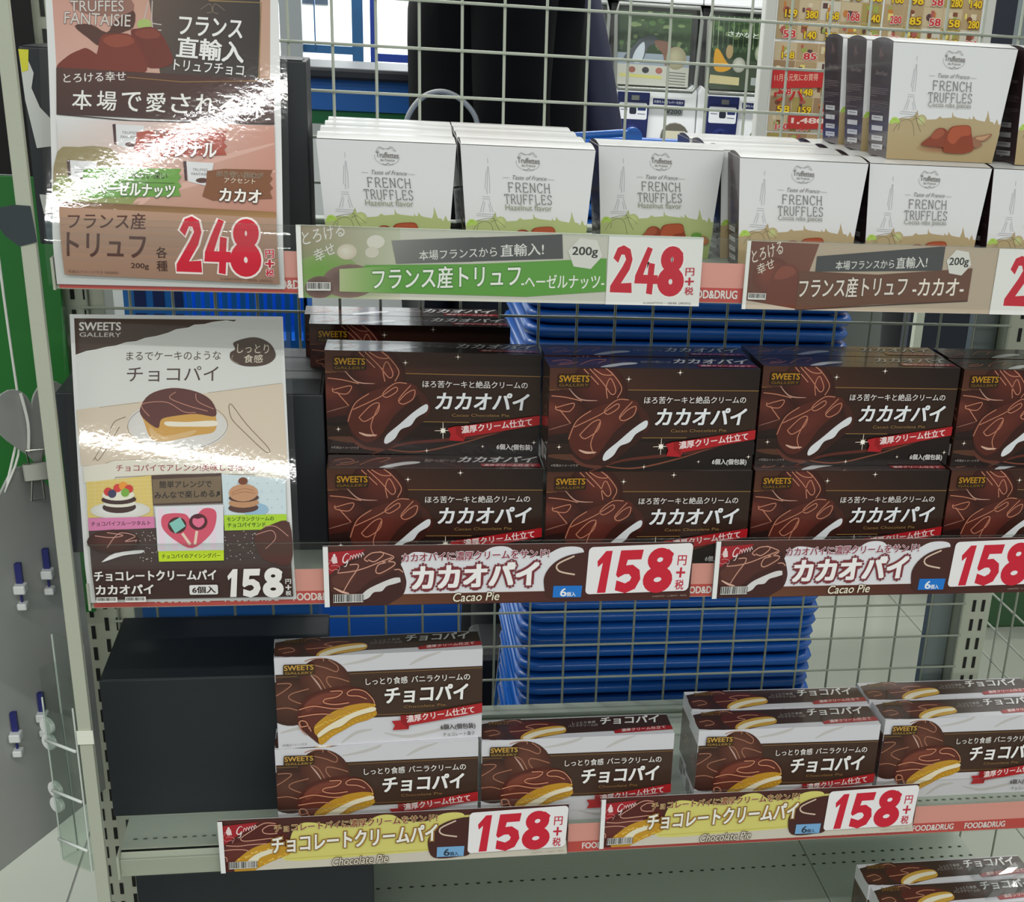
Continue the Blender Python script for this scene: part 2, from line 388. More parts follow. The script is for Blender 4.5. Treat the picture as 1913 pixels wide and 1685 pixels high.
def vanilla_front():
    a = Art([(60, 275), (1838, 190), (1830, 935), (115, 1032)], [(0, BH), (BW, BH), (BW, 0), (0, 0)])
    a.full((214, 212, 218))
    for p in ([(640, 330), (800, 300), (960, 250), (990, 215)], [(1210, 330), (1320, 270), (1480, 215)], [(1000, 900), (1200, 930), (1450, 880), (1560, 850)], [(640, 985), (760, 900), (900, 870)], [(130, 900), (300, 860), (420, 900)]):
        a.line(p, 26, (196, 192, 190), smooth=6, taper=True)
    a.poly([(75, 415), (640, 388), (1836, 335), (1832, 728), (940, 770), (110, 822)], (66, 46, 36))
    a.line([(75, 435), (260, 427)], 4, GOLD); a.line([(700, 405), (1836, 350)], 4, GOLD); a.line([(940, 748), (1400, 728)], 4, GOLD)
    a.ell(210, 640, 230, 200, (92, 56, 44), (60, 34, 28), n=30)
    a.ell(500, 470, 225, 190, (106, 62, 48), (76, 42, 33), rot=28, n=32)
    squiggles(a, ([(480, 300), (470, 275), (380, 280), (320, 300)], [(395, 330), (500, 355), (590, 385), (600, 340), (520, 285)], [(550, 520), (510, 470), (520, 430), (600, 440), (700, 470)],
                  [(370, 405), (440, 440), (500, 530)], [(90, 490), (180, 485), (210, 500), (150, 550), (85, 590)], [(360, 530), (220, 570), (195, 610), (280, 650), (330, 655)], [(90, 700), (180, 690), (270, 710)]), 8, (172, 118, 94))
    a.line([(370, 410), (430, 480), (470, 540)], 14, (196, 160, 148), smooth=5, taper=True)
    pie_cut(a, 590, 740, 1)
    a.rrect(140, 322, 402, 410, 14, (62, 44, 22), -8)
    a.text('SWEETS', (150, 374), (395, 362), 42, (206, 160, 74), .02); a.text('GALLERY', (156, 404), (392, 396), 18, (176, 136, 66), .01)
    a.text('しっとり食感', (840, 492), (1195, 474), 58, (236, 232, 228), .012); a.text('バニラクリームの', (1228, 468), (1728, 444), 54, (236, 232, 228), .012)
    a.text('チョコパイ', (1000, 645), (1700, 608), 132, (248, 246, 244), .035, slant=.12)
    a.text('Chocolate Pie', (1164, 684), (1520, 664), 22, GOLD, 0)
    a.poly([(1062, 792), (1140, 786), (1136, 745), (1200, 742), (1240, 744), (1834, 640), (1832, 722), (1210, 830), (1206, 860), (1070, 868), (1090, 830)], (178, 34, 40))
    a.poly([(1136, 745), (1205, 742), (1206, 860), (1140, 800)], (150, 26, 32))
    a.text('濃厚クリーム仕立て', (1192, 806), (1768, 722), 58, (244, 226, 224), .022)
    a.text('6個入(個包装)', (1480, 872), (1775, 858), 52, (60, 52, 50), .02); a.text('チョコレート菓子', (1500, 922), (1772, 908), 34, (90, 82, 80), 0)
    a.text('※写真はイメージです', (145, 1004), (352, 992), 20, (110, 100, 100), 0)
    return a.mesh('vanilla_front', PR_BOX, FRONT)
def vanilla_top():
    a = Art([(28, 115), (1780, 58), (1838, 190), (60, 275)], [(0, BD), (BW, BD), (BW, 0), (0, 0)])
    a.full((210, 208, 214))
    a.poly([(285, 110), (640, 100), (1780, 62), (1826, 135), (1340, 180), (890, 205), (500, 262), (60, 262), (40, 145)], (62, 42, 34))
    a.ell(180, 215, 150, 50, (92, 54, 42), (66, 36, 28), n=22); a.ell(400, 125, 120, 28, (92, 54, 42), (70, 38, 30), n=18)
    a.poly(cr([(335, 175), (400, 140), (560, 118), (760, 122), (885, 155), (900, 200), (760, 222), (600, 250), (490, 258), (380, 225)], 4, True), (88, 40, 32))
    a.poly(cr([(480, 225), (560, 190), (720, 158), (885, 152), (900, 195), (760, 222), (620, 240), (540, 268), (470, 255)], 4, True), (206, 160, 66))
    a.poly(cr([(490, 240), (600, 200), (760, 172), (885, 162), (888, 180), (740, 200), (620, 228), (530, 258)], 4, True), (236, 228, 206))
    squiggles(a, ([(360, 200), (480, 190), (600, 175), (520, 160), (620, 140), (740, 140)], [(90, 205), (200, 190), (250, 215), (140, 235)], [(340, 120), (420, 112), (480, 130)]), 5, (196, 136, 108))
    a.text('SWEETS', (140, 150), (345, 142), 26, (130, 96, 44), .02)
    a.text('しっとり食感', (970, 138), (1180, 128), 18, (190, 184, 180), 0); a.text('バニラクリームの', (930, 160), (1200, 148), 18, (180, 174, 170), 0)
    a.text('チョコパイ', (1225, 138), (1715, 118), 50, (232, 230, 228), .03, slant=.1)
    a.poly([(1335, 182), (1400, 168), (1818, 138), (1828, 165), (1400, 196), (1350, 200)], (160, 34, 38)); a.text('濃厚クリーム仕立て', (1405, 188), (1770, 160), 20, (236, 210, 208), .02)
    return a.mesh('vanilla_top', PR_BOX, top_fn(BH))
def side_art(dark):
    a = Art([(0, 0), (44, 0), (44, 100), (0, 100)], [(0, BH), (BD, BH), (BD, 0), (0, 0)])
    if dark: a.full((52, 34, 30)); a.poly([(0, 22), (44, 22), (44, 70), (0, 70)], (58, 38, 30)); g = (130, 96, 70)
    else: a.full((214, 212, 216)); a.poly([(0, 18), (44, 18), (44, 73), (0, 73)], (66, 46, 36)); g = (150, 120, 100)
    a.line([(0, 20.5), (44, 20.5)], .5, GOLD); a.line([(0, 71), (44, 71)], .5, GOLD)
    a.ell(30, 48, 16, 15, (92, 52, 42), (66, 34, 28), n=18)
    squiggles(a, ([(18, 45), (28, 40), (40, 42)], [(18, 52), (30, 47), (42, 52)]), .8, (180, 120, 96))
    for k in range(7): a.line([(4, 28 + k * 5), (14 + (k * 5) % 7, 28 + k * 5)], .7, g)
    a.rrect(6, 78, 22, 94, 1.5, (196, 190, 186) if dark else (120, 112, 108)); a.barcode(25, 78, 40, 90)
    return a.mesh('side', PR_DARK if dark else PR_BOX, lambda u, v, e: (-e, BD - u, v))
# ---- cacao pie carton, front (5.5 px/mm reference)
PINK = (196, 128, 102)
def cacao_front():
    a = Art([(130, 262), (1235, 290), (1225, 815), (145, 780)], [(0, BH), (BW, BH), (BW, 0), (0, 0)])
    a.full((32, 19, 17))
    a.grad([(130, 262), (1235, 290), (1235, 398), (130, 372)], [(76, 44, 32), (30, 19, 17), (34, 22, 19), (88, 48, 35)])
    a.grad([(130, 372), (1235, 398), (1232, 640), (140, 620)], [(62, 32, 25), (48, 31, 24), (52, 35, 28), (54, 28, 23)])
    a.grad([(140, 640), (1232, 660), (1225, 812), (146, 778)], [(50, 28, 22), (34, 21, 19), (20, 13, 13), (30, 18, 16)])
    a.line([(505, 380), (1234, 402)], 3, (162, 122, 66)); a.line([(132, 372), (185, 373)], 3, (150, 108, 60)); a.line([(600, 626), (860, 634)], 3, (162, 122, 66))
    for q, w, c in (([(330, 800), (520, 740), (760, 720), (1000, 690), (1220, 600)], 16, (92, 42, 34)), ([(300, 730), (560, 780), (800, 745), (1000, 690)], 8, (128, 72, 54)), ([(146, 700), (260, 712), (380, 720)], 30, (88, 54, 40))):
        a.line(q, w, c, smooth=8, taper=True)
    a.ell(190, 495, 155, 120, (92, 40, 32), (56, 23, 19), rot=15, n=30); a.ell(150, 470, 70, 40, (104, 50, 40), (86, 37, 30), rot=20, n=18)
    a.poly(cr([(150, 600), (250, 585), (330, 545), (300, 590), (230, 620), (150, 625)], 3, True), (40, 22, 20))
    a.ell(390, 370, 155, 122, (94, 40, 32), (54, 23, 19), rot=35, n=30); a.ell(420, 330, 80, 46, (106, 50, 41), (90, 38, 31), rot=35, n=18)
    a.poly(cr([(240, 600), (260, 540), (330, 480), (440, 440), (540, 425), (585, 450), (640, 500), (665, 560), (640, 610), (560, 680), (470, 750), (420, 765), (330, 745), (270, 700)], 5, True), (56, 27, 22))
    a.poly(cr([(245, 600), (270, 540), (340, 480), (450, 440), (560, 430), (600, 470), (560, 520), (480, 590), (400, 700), (330, 725), (265, 670)], 5, True), (86, 38, 30))
    a.ell(420, 560, 120, 62, (100, 46, 37), (84, 37, 30), rot=-38, n=22)
    a.poly(cr([(590, 455), (640, 500), (662, 560), (636, 606), (620, 560), (600, 500)], 4, True), (70, 34, 28))
    a.poly(cr([(250, 690), (330, 745), (420, 760), (400, 775), (300, 750)], 4, True), (96, 52, 42))
    a.poly(cr([(426, 725), (440, 690), (500, 640), (570, 580), (630, 540), (648, 545), (640, 575), (590, 605), (560, 645), (510, 665), (480, 710), (440, 735)], 5, True), (222, 224, 228))
    squiggles(a, ([(300, 600), (360, 540), (400, 530), (390, 580), (330, 620), (300, 600)], [(380, 700), (360, 640), (400, 540)], [(270, 560), (400, 500), (480, 450), (490, 470), (440, 500), (420, 480), (480, 430), (540, 430)],
                  [(500, 520), (540, 480), (580, 465), (570, 510), (520, 535), (500, 510), (560, 440)], [(245, 620), (280, 530), (350, 480)], [(430, 420), (420, 360), (440, 320), (470, 380), (450, 400), (400, 340), (330, 270)],
                  [(350, 270), (400, 300), (450, 300), (410, 268)], [(480, 420), (500, 370), (460, 310), (420, 275)], [(170, 460), (260, 440), (240, 480), (175, 470), (170, 450)], [(145, 400), (220, 410), (300, 430)], [(190, 470), (250, 540)], [(300, 270), (330, 300), (380, 350)]), 4.8, PINK)
    a.line([(230, 365), (290, 420), (380, 430)], 6, (196, 150, 134), smooth=6, taper=True); a.line([(300, 675), (340, 690), (390, 690)], 12, (214, 170, 150), smooth=4, taper=True)
    a.line([(140, 570), (250, 540)], 6, (140, 96, 84), taper=True, smooth=4)
    a.rrect(172, 294, 336, 360, 10, (46, 26, 14), 2)
    a.text('SWEETS', (180, 332), (330, 335), 32, (186, 134, 30), .025); a.text('GALLERY', (180, 354), (330, 357), 13, (128, 92, 30), .01)
    for x, y, r in ((533, 325, 15), (800, 297, 15), (725, 672, 42), (198, 656, 13), (642, 773, 12), (1200, 742, 12), (930, 757, 9)):
        for q in range(4):
            t = math.radians(45 * q); rr = r if q % 2 == 0 else r * .45
            a.line([(x - rr * math.cos(t), y - rr * math.sin(t)), (x, y), (x + rr * math.cos(t), y + rr * math.sin(t))], r * .11 + .8, (220, 205, 190), taper=True); a.l -= .75
        a.l += 1; a.ell(x, y, r * .28 + 1, r * .28 + 1, (255, 248, 236), n=8)
    a.text('ほろ苦ケーキと絶品クリームの', (620, 450), (1163, 462), 36, (228, 222, 220), .01)
    a.text('カカオパイ', (686, 560), (1160, 572), 84, (236, 238, 242), .03, slant=.12)
    a.text('Cacao Chocolate Pie', (770, 600), (1068, 606), 15, (150, 116, 70), 0)
    a.poly([(748, 660), (790, 650), (832, 648), (1230, 602), (1228, 650), (840, 706), (832, 728), (756, 722), (764, 690)], (176, 30, 38))
    a.poly([(790, 650), (834, 648), (834, 726), (792, 690)], (150, 22, 28))
    a.text('濃厚クリーム仕立て', (822, 688), (1190, 652), 38, (246, 226, 226), .022)
    a.text('6個入(個包装)', (1003, 778), (1190, 786), 34, (224, 220, 218), .02)
    a.text('※写真はイメージです', (163, 752), (300, 758), 13, (170, 160, 156), 0)
    return a.mesh('cacao_front', PR_DARK, FRONT)
def cacao_top():
    a = Art([(138, 790), (1190, 822), (1250, 885), (145, 868)], [(0, BD), (BW, BD), (BW, 0), (0, 0)])
    a.full((44, 28, 26))
    a.grad([(138, 790), (700, 806), (640, 876), (145, 868)], [(60, 38, 32), (40, 27, 25), (48, 30, 26), (84, 50, 40)])
    a.ell(250, 830, 110, 26, (84, 40, 32), (58, 28, 24), n=22); a.ell(480, 838, 170, 34, (78, 36, 29), (54, 26, 22), n=24)
    a.poly(cr([(455, 866), (520, 848), (600, 838), (660, 840), (655, 848), (580, 856), (520, 866)], 4, True), (224, 224, 226))
    squiggles(a, ([(180, 822), (260, 815), (300, 830), (220, 840)], [(340, 850), (420, 820), (500, 818), (450, 840)], [(200, 850), (280, 845), (330, 832)]), 3, PINK)
    a.text('ほろ苦ケーキと絶品クリームの', (685, 842), (835, 846), 14, (180, 172, 170), 0); a.text('カカオパイ', (850, 846), (1185, 854), 26, (226, 226, 228), .03, slant=.1)
    a.poly([(960, 856), (1215, 860), (1235, 876), (975, 870)], (150, 30, 36)); a.text('濃厚クリーム仕立て', (980, 868), (1205, 874), 10, (232, 200, 200), .02)
    a.line([(146, 866), (1248, 884)], 1.5, (110, 90, 84))
    return a.mesh('cacao_top', PR_DARK, top_fn(BH))
# ---- truffle carton
TW, TWB, TH, TD, TDB = .1195, .1045, .1000, .0590, .0530
def truffle_front(green):
    o = (TW - TWB) / 2
    a = Art([(290, 450), (1490, 520), (1240, 1620), (215, 1570)], [(0, TH), (TW, TH), (TW - o, 0), (o, 0)])
    a.full((226, 226, 228)); G = (112, 108, 108)
    lo, hi = ((140, 160, 88), (176, 188, 128)) if green else ((168, 146, 106), (182, 162, 124))
    sky = [(238, 1230), (300, 1200), (360, 1180), (430, 1180), (480, 1165), (520, 1100), (528, 1165), (600, 1195), (700, 1190), (735, 1162), (760, 1180), (850, 1175), (858, 1118), (868, 1160), (900, 1175), (1015, 1192), (1020, 1165), (1030, 1190), (1050, 1190), (1060, 1155), (1078, 1190), (1100, 1200), (1170, 1215), (1190, 1165), (1203, 1105), (1212, 1165), (1222, 1215), (1250, 1220), (1262, 1245), (1290, 1190), (1305, 1245), (1330, 1240)]
    a.poly(sky + [(1240, 1622), (213, 1570)], hi)
    a.grad([(232, 1300), (1316, 1320), (1240, 1620), (215, 1570)], [hi, hi, lo, lo])
    if not green: a.ell(800, 1470, 300, 60, (150, 92, 66), lo, n=26)
    for x, y, r in ((300, 1195, 40), (270, 1215, 26), (330, 1215, 22)): a.ell(x, y, r, r * .7, (160, 200, 74), (190, 214, 120), n=9)
    a.ell(560, 1200, 50, 56, (196, 206, 140), hi, n=12)
    for p in ([(280, 1310), (310, 1260), (350, 1215), (420, 1190), (470, 1230), (485, 1350)], [(500, 1160), (520, 1240), (550, 1310)], [(330, 1290), (350, 1230)], [(470, 1200), (520, 1180), (590, 1250)], [(340, 1185), (420, 1165), (500, 1160)]): a.line(p, 3.5, (112, 116, 84), smooth=5)
    for p in ([(515, 580), (512, 628)], [(505, 660), (490, 780), (470, 900)], [(512, 660), (508, 780), (492, 920)], [(488, 700), (455, 880)], [(425, 950), (490, 955)], [(420, 970), (490, 975)], [(430, 985), (385, 1100)], [(480, 985), (500, 1100)], [(440, 1000), (410, 1100)], [(470, 1020), (478, 1100)], [(352, 1112), (520, 1125)], [(345, 1130), (500, 1145)], [(470, 880), (470, 925)]): a.line(p, 3.2, (166, 168, 176))
    a.line([(870 + 105 * math.cos(t), 625 + 80 * math.sin(t)) for t in (math.radians(-15 + 210 * k / 20) for k in range(21))], 3.5, (170, 170, 172))
    for k in (-1, 1): a.line([(870 + k * 15, 560), (870 + k * 50, 530), (870 + k * 85, 575), (870 + k * 55, 560)], 3.5, (150, 148, 148), smooth=4)
    a.line([(820, 690), (850, 700), (870, 685), (890, 702), (915, 692)], 5, (140, 138, 138), smooth=4); a.line([(815, 540), (870, 550), (930, 545)], 4, (150, 150, 150))
    a.text('Truffettes', (778, 628), (968, 643), 52, (126, 120, 118), .014); a.text('de France', (808, 664), (930, 671), 22, (136, 130, 128), .01)
    a.line([(628, 768), (685, 772)], 3, (150, 148, 148)); a.line([(1020, 792), (1085, 798)], 3, (150, 148, 148))
    a.text('Taste of France', (702, 786), (1010, 804), 40, (124, 120, 120), -.012, slant=.35)
    serif_text(a, 'FRENCH', (655, 905), (1040, 925), 88, G, 6.6); serif_text(a, 'TRUFFLES', (612, 1018), (1045, 1036), 88, G, 6.6)
    a.text('Hazelnut flavor' if green else 'Cocoa nibs pieces', (614, 1082), (1028, 1100), 58 if green else 62, (140, 136, 128) if not green else (138, 146, 118), 0)
    a.poly(cr([(556, 1440), (560, 1410), (640, 1350), (690, 1290), (745, 1272), (800, 1300), (830, 1400), (800, 1460), (680, 1452)], 4, True), (136, 62, 40))
    a.poly(cr([(640, 1360), (690, 1300), (745, 1280), (770, 1330), (700, 1380)], 4, True), (160, 82, 56))
    if green: a.ell(1130, 1440, 60, 50, (190, 116, 54), (150, 84, 40)); a.ell(1210, 1430, 54, 46, (196, 124, 62), (150, 84, 40)); a.ell(1090, 1490, 44, 34, (224, 214, 196)); a.ell(1150, 1370, 50, 26, (96, 150, 62), n=9)
    else:
        a.poly(cr([(1055, 1365), (1150, 1345), (1225, 1330), (1228, 1352), (1170, 1400), (1120, 1405), (1140, 1440), (1080, 1470), (1040, 1430)], 4, True), (150, 104, 78)); a.poly(cr([(1080, 1365), (1160, 1352), (1215, 1340), (1150, 1392), (1090, 1385)], 4, True), (190, 146, 112))
    a.poly(cr([(765, 1500), (770, 1420), (800, 1330), (840, 1265), (940, 1248), (1020, 1258), (1035, 1330), (1048, 1420), (1050, 1490), (960, 1522), (840, 1520)], 5, True), (140, 60, 34))
    a.poly(cr([(800, 1380), (845, 1275), (940, 1255), (1015, 1265), (1020, 1340), (930, 1360), (860, 1430)], 4, True), (172, 82, 50))
    return a.mesh('truffle_front', PR_BOX, FRONT)
def truffle_side(green):
    o = (TD - TDB) / 2; q = (TW - TWB) / 2
    a = Art([(700, 335), (908, 362), (850, 1245), (665, 1195)], [(0, TH), (TD, TH), (TD - o, 0), (o, 0)])
    a.full((54, 35, 38))
    a.ell(790, 450, 28, 50, (92, 68, 66), (54, 35, 38), n=14); a.line([(775, 390), (790, 440), (815, 460)], 5, (120, 92, 86), smooth=4); a.line([(805, 390), (790, 430), (770, 465)], 4, (120, 92, 86), smooth=4)
    a.text('Taste of France', (728, 590), (845, 612), 34, (150, 136, 134), -.01, slant=.3)
    for i, (y, w) in enumerate(((690, 170), (703, 178), (717, 150), (731, 165), (748, 60), (790, 175), (804, 172), (818, 110), (832, 40), (868, 110))):
        a.line([(690, y), (690 + w, y + w * .13)], 3, (140, 122, 122)); a.l -= .75
    a.l += 1
    for y in (900, 978, 1055, 1122): a.poly([(705, y), (815, y + 14), (812, y + 52), (703, y + 38)], (200, 198, 200))
    for y in (918, 1072, 1140): a.line([(720, y), (795, y + 10)], 5, (110, 104, 110))
    a.line([(735, 1170), (755, 1174)], 5, (210, 208, 208)); a.line([(680, 1185), (840, 1225)], 2, (120, 100, 100))
    # the left wall leans out towards the top
    return a.mesh('truffle_side', PR_BOX, lambda u, v, e: (q * (1 - v / TH) - e, TD - u, v))
# ---- cartons
def carton_mesh(m, w, d, h, bev=.0012): return MB().box(0, w, 0, d, 0, h).mesh('carton', m, bev, 2)
FLAP_L = lambda m: MB().add([(-.0003, .004, .002), (-.0003, BD - .004, .002), (-.0003, BD - .004, BH - .003), (-.0003, .004, BH - .003)], [(0, 1, 2, 3)])
def make_cake_box(kind):
    dark = kind == 'cacao'
    root = empty('cake_box')
    link('carton', carton_mesh(CARTON_D if dark else CARTON_W, BW, BD, BH), root)
    link('front_print', (cacao_front if dark else vanilla_front)(), root)
    link('top_print', (cacao_top if dark else vanilla_top)(), root)
    link('side_print', side_art(dark), root)
    return root
def make_truffle_box(green):
    root = empty('truffle_box')
    ox, oy = (TW - TWB) / 2, (TD - TDB) / 2
    mb = MB(); mb.add([(ox, oy, 0), (TW - ox, oy, 0), (TW - ox, TD - oy, 0), (ox, TD - oy, 0), (0, 0, TH), (TW, 0, TH), (TW, TD, TH), (0, TD, TH)],
                      [(0,3,2,1),(4,5,6,7),(0,1,5,4),(1,2,6,5),(2,3,7,6),(3,0,4,7)])
    link('carton', mb.mesh('truffle_carton', CARTON_T, .0008, 2), root)
    sf = lambda u, v, e: (u, oy * (1 - v / TH) - e, v)
    me = truffle_front(green)
    for v in me.vertices: v.co = (v.co.x, oy * (1 - v.co.z / TH) + v.co.y, v.co.z)
    link('front_print', me, root)
    link('side_print', truffle_side(green), root)
    # right wall carries the same brown side panel
    q = Art([(0, 0), (1, 0), (1, 1), (0, 1)], [(0, TH), (TD, TH), (TD - oy, 0), (oy, 0)]).full((48, 31, 35))
    for y in (.40, .44, .48, .56, .60): q.line([(.12, y), (.9, y)], .008, (120, 104, 106))
    for y in (.66, .74, .83, .9): q.poly([(.2, y), (.75, y), (.75, y + .05), (.2, y + .05)], (176, 172, 176))
    link('side_print', q.mesh('truffle_right', PR_BOX, lambda u, v, e: (TW - ox * (1 - v / TH) + e, u, v)), root)
    # lid: a tuck flap bowing up between front and back edge, shade in its open ends painted as dark brown sheets
    n = 8; prof = [(TD * k / n, TH + .0006 + .0030 * math.sin(math.pi * k / n)) for k in range(n + 1)]
    mb = MB(); mb.add([(x, p[0], p[1]) for x in (.0006, TW - .0006) for p in prof], [(k, k + 1, n + 2 + k, n + 1 + k) for k in range(n)])
    link('lid', mb.mesh('lid', CARTON_T, smooth=True), root)
    for x in (.0008, TW - .0008):
        mb = MB(); mb.add([(x, TD * .08, TH)] + [(x, p[0], p[1] - .0004) for p in prof[1:-1]] + [(x, TD * .92, TH)], [tuple(range(n + 1))])
        link('end_shade', mb.mesh('end_shade', BROWN_T), root)
    return root
# ================================================================== price cards and posters
CW, CH = .3500, .0605
RED = (204, 34, 56)
def card_rect(): return [(0, CH), (CW, CH), (CW, 0), (0, 0)]
def tax(a, x, y0, y1, w, sl=0.): a.vtext('円+税', x, y0, y1, w, (196, 40, 62), .015)
def card_truffle(green):
    if green:
        q = [(553, 418), (1317, 458), (1315, 572), (557, 548)]; a = Art(q, card_rect()); dx = 0
        a.full((214, 212, 200))
        a.grad([(563, 419), (760, 428), (760, 554), (566, 548)], [(170, 150, 128), (200, 206, 180), (210, 206, 186), (120, 150, 90)])
        a.ell(612, 505, 70, 34, (120, 168, 70), (150, 170, 110), n=20); a.ell(660, 520, 55, 30, (104, 78, 72), (140, 112, 104), n=20); a.ell(600, 530, 30, 20, (96, 66, 60), (120, 92, 86), n=16)
        a.ell(655, 468, 20, 14, (232, 226, 212), (214, 200, 180), n=14); a.ell(712, 452, 18, 12, (232, 226, 216), n=12); a.ell(705, 470, 14, 10, (222, 214, 200), n=12)
        a.text('とろける', (568, 455), (652, 440), 24, (240, 236, 232), .005); a.text('幸せ', (594, 486), (634, 470), 22, (240, 236, 232), .005)
        a.poly([(743, 450), (1065, 447), (1068, 488), (752, 491)], (84, 84, 86)); a.grad([(743, 450), (900, 448), (900, 490), (752, 491)], [(150, 148, 146), (84, 84, 86), (84, 84, 86), (130, 128, 126)])
        a.text('本場フランスから', (797, 486), (945, 482), 17, (238, 236, 232), .005); a.text('直輸入!', (952, 483), (1032, 481), 21, (238, 236, 232), .01)
        a.poly(cr([(690, 492), (900, 494), (1147, 489), (1148, 545), (1000, 552), (690, 540)], 1, True), (98, 166, 62)); a.grad([(640, 498), (760, 494), (760, 543), (640, 538)], [(190, 200, 150), (98, 166, 62), (98, 166, 62), (190, 200, 150)])
        a.text('フランス産トリュフ', (706, 536), (990, 534), 38, (244, 244, 238), .015, (70, 130, 50), .045); a.text('-ヘーゼルナッツ-', (992, 538), (1144, 540), 24, (244, 244, 238), .012)
        a.poly([(1078 + 30 * 1 + 32 * math.cos(t), 480 + 28 * math.sin(t)) for t in (math.radians(60 * k + 10) for k in range(6))], (222, 220, 214)); a.text('200g', (1084, 486), (1130, 488), 18, (60, 58, 56), .02)
        a.poly([(1150, 450), (1317, 458), (1315, 572), (1148, 567)], (236, 235, 232))
        a.digits('248', [(1155, 468), (1286, 474), (1284, 552), (1153, 546)], RED, (244, 240, 238), 3)
        tax(a, 1296, 506, 554, 15); a.text('0,000円均一価格 [税別]', (1216, 567), (1300, 569), 4, (120, 116, 112), 0)
        a.barcode(574, 520, 622, 535, 1)
        a.poly([(553, 418), (563, 418.5), (567, 548.5), (557, 548)], (236, 236, 232))
    else:
        q = [(1390, 450), (2190, 478), (2190, 589), (1392, 576)]; a = Art(q, card_rect())
        a.full((196, 178, 158))
        a.grad([(1400, 451), (1560, 458), (1520, 578), (1402, 576)], [(120, 72, 58), (130, 82, 66), (120, 62, 48), (104, 62, 50)])
        a.ell(1455, 515, 45, 34, (136, 66, 48), (104, 56, 46), n=18)
        a.poly(cr([(1455, 572), (1452, 530), (1465, 500), (1495, 494), (1518, 505), (1526, 545), (1522, 570)], 4, True), (120, 60, 46)); a.poly(cr([(1462, 520), (1475, 500), (1500, 498), (1512, 510), (1490, 520)], 3, True), (146, 76, 58))
        a.poly([(1400, 560), (1520, 576), (1910, 583), (1910, 590), (1400, 577)], (206, 190, 172))
        a.text('とろける', (1408, 492), (1478, 474), 24, (240, 228, 216), .006); a.text('幸せ', (1424, 514), (1462, 500), 20, (240, 228, 216), .006)
        a.poly([(1557, 480), (1843, 465), (1843, 508), (1557, 508)], (76, 76, 78))
        a.text('本場フランスから', (1603, 505), (1735, 503), 16, (238, 236, 232), .005); a.text('直輸入!', (1740, 504), (1808, 502), 20, (238, 236, 232), .01)
        a.poly([(1520, 506), (1700, 514), (1909, 504), (1909, 562), (1700, 568), (1520, 578)], (112, 72, 54)); a.line([(1520, 578), (1700, 570), (1909, 562)], 2, (70, 44, 36))
        a.text('フランス産トリュフ', (1524, 556), (1770, 553), 36, (244, 234, 224), .015, (84, 50, 38), .04); a.text('-カカオ-', (1784, 552), (1896, 552), 30, (244, 234, 224), .015)
        a.poly([(1877 + 28 * math.cos(t), 494 + 24 * math.sin(t)) for t in (math.radians(60 * k + 10) for k in range(6))], (222, 220, 214)); a.text('200g', (1856, 502), (1898, 502), 17, (60, 58, 56), .02)
        a.poly([(1960, 470), (2190, 478), (2190, 589), (1960, 586)], (236, 235, 232)); a.digits('248', [(1985, 484), (2140, 488), (2140, 574), (1985, 570)], RED)
        a.barcode(1404, 546, 1447, 558, 1); a.poly([(1390, 450), (1399, 450.5), (1401, 576.5), (1392, 576)], (236, 236, 232))
    return a
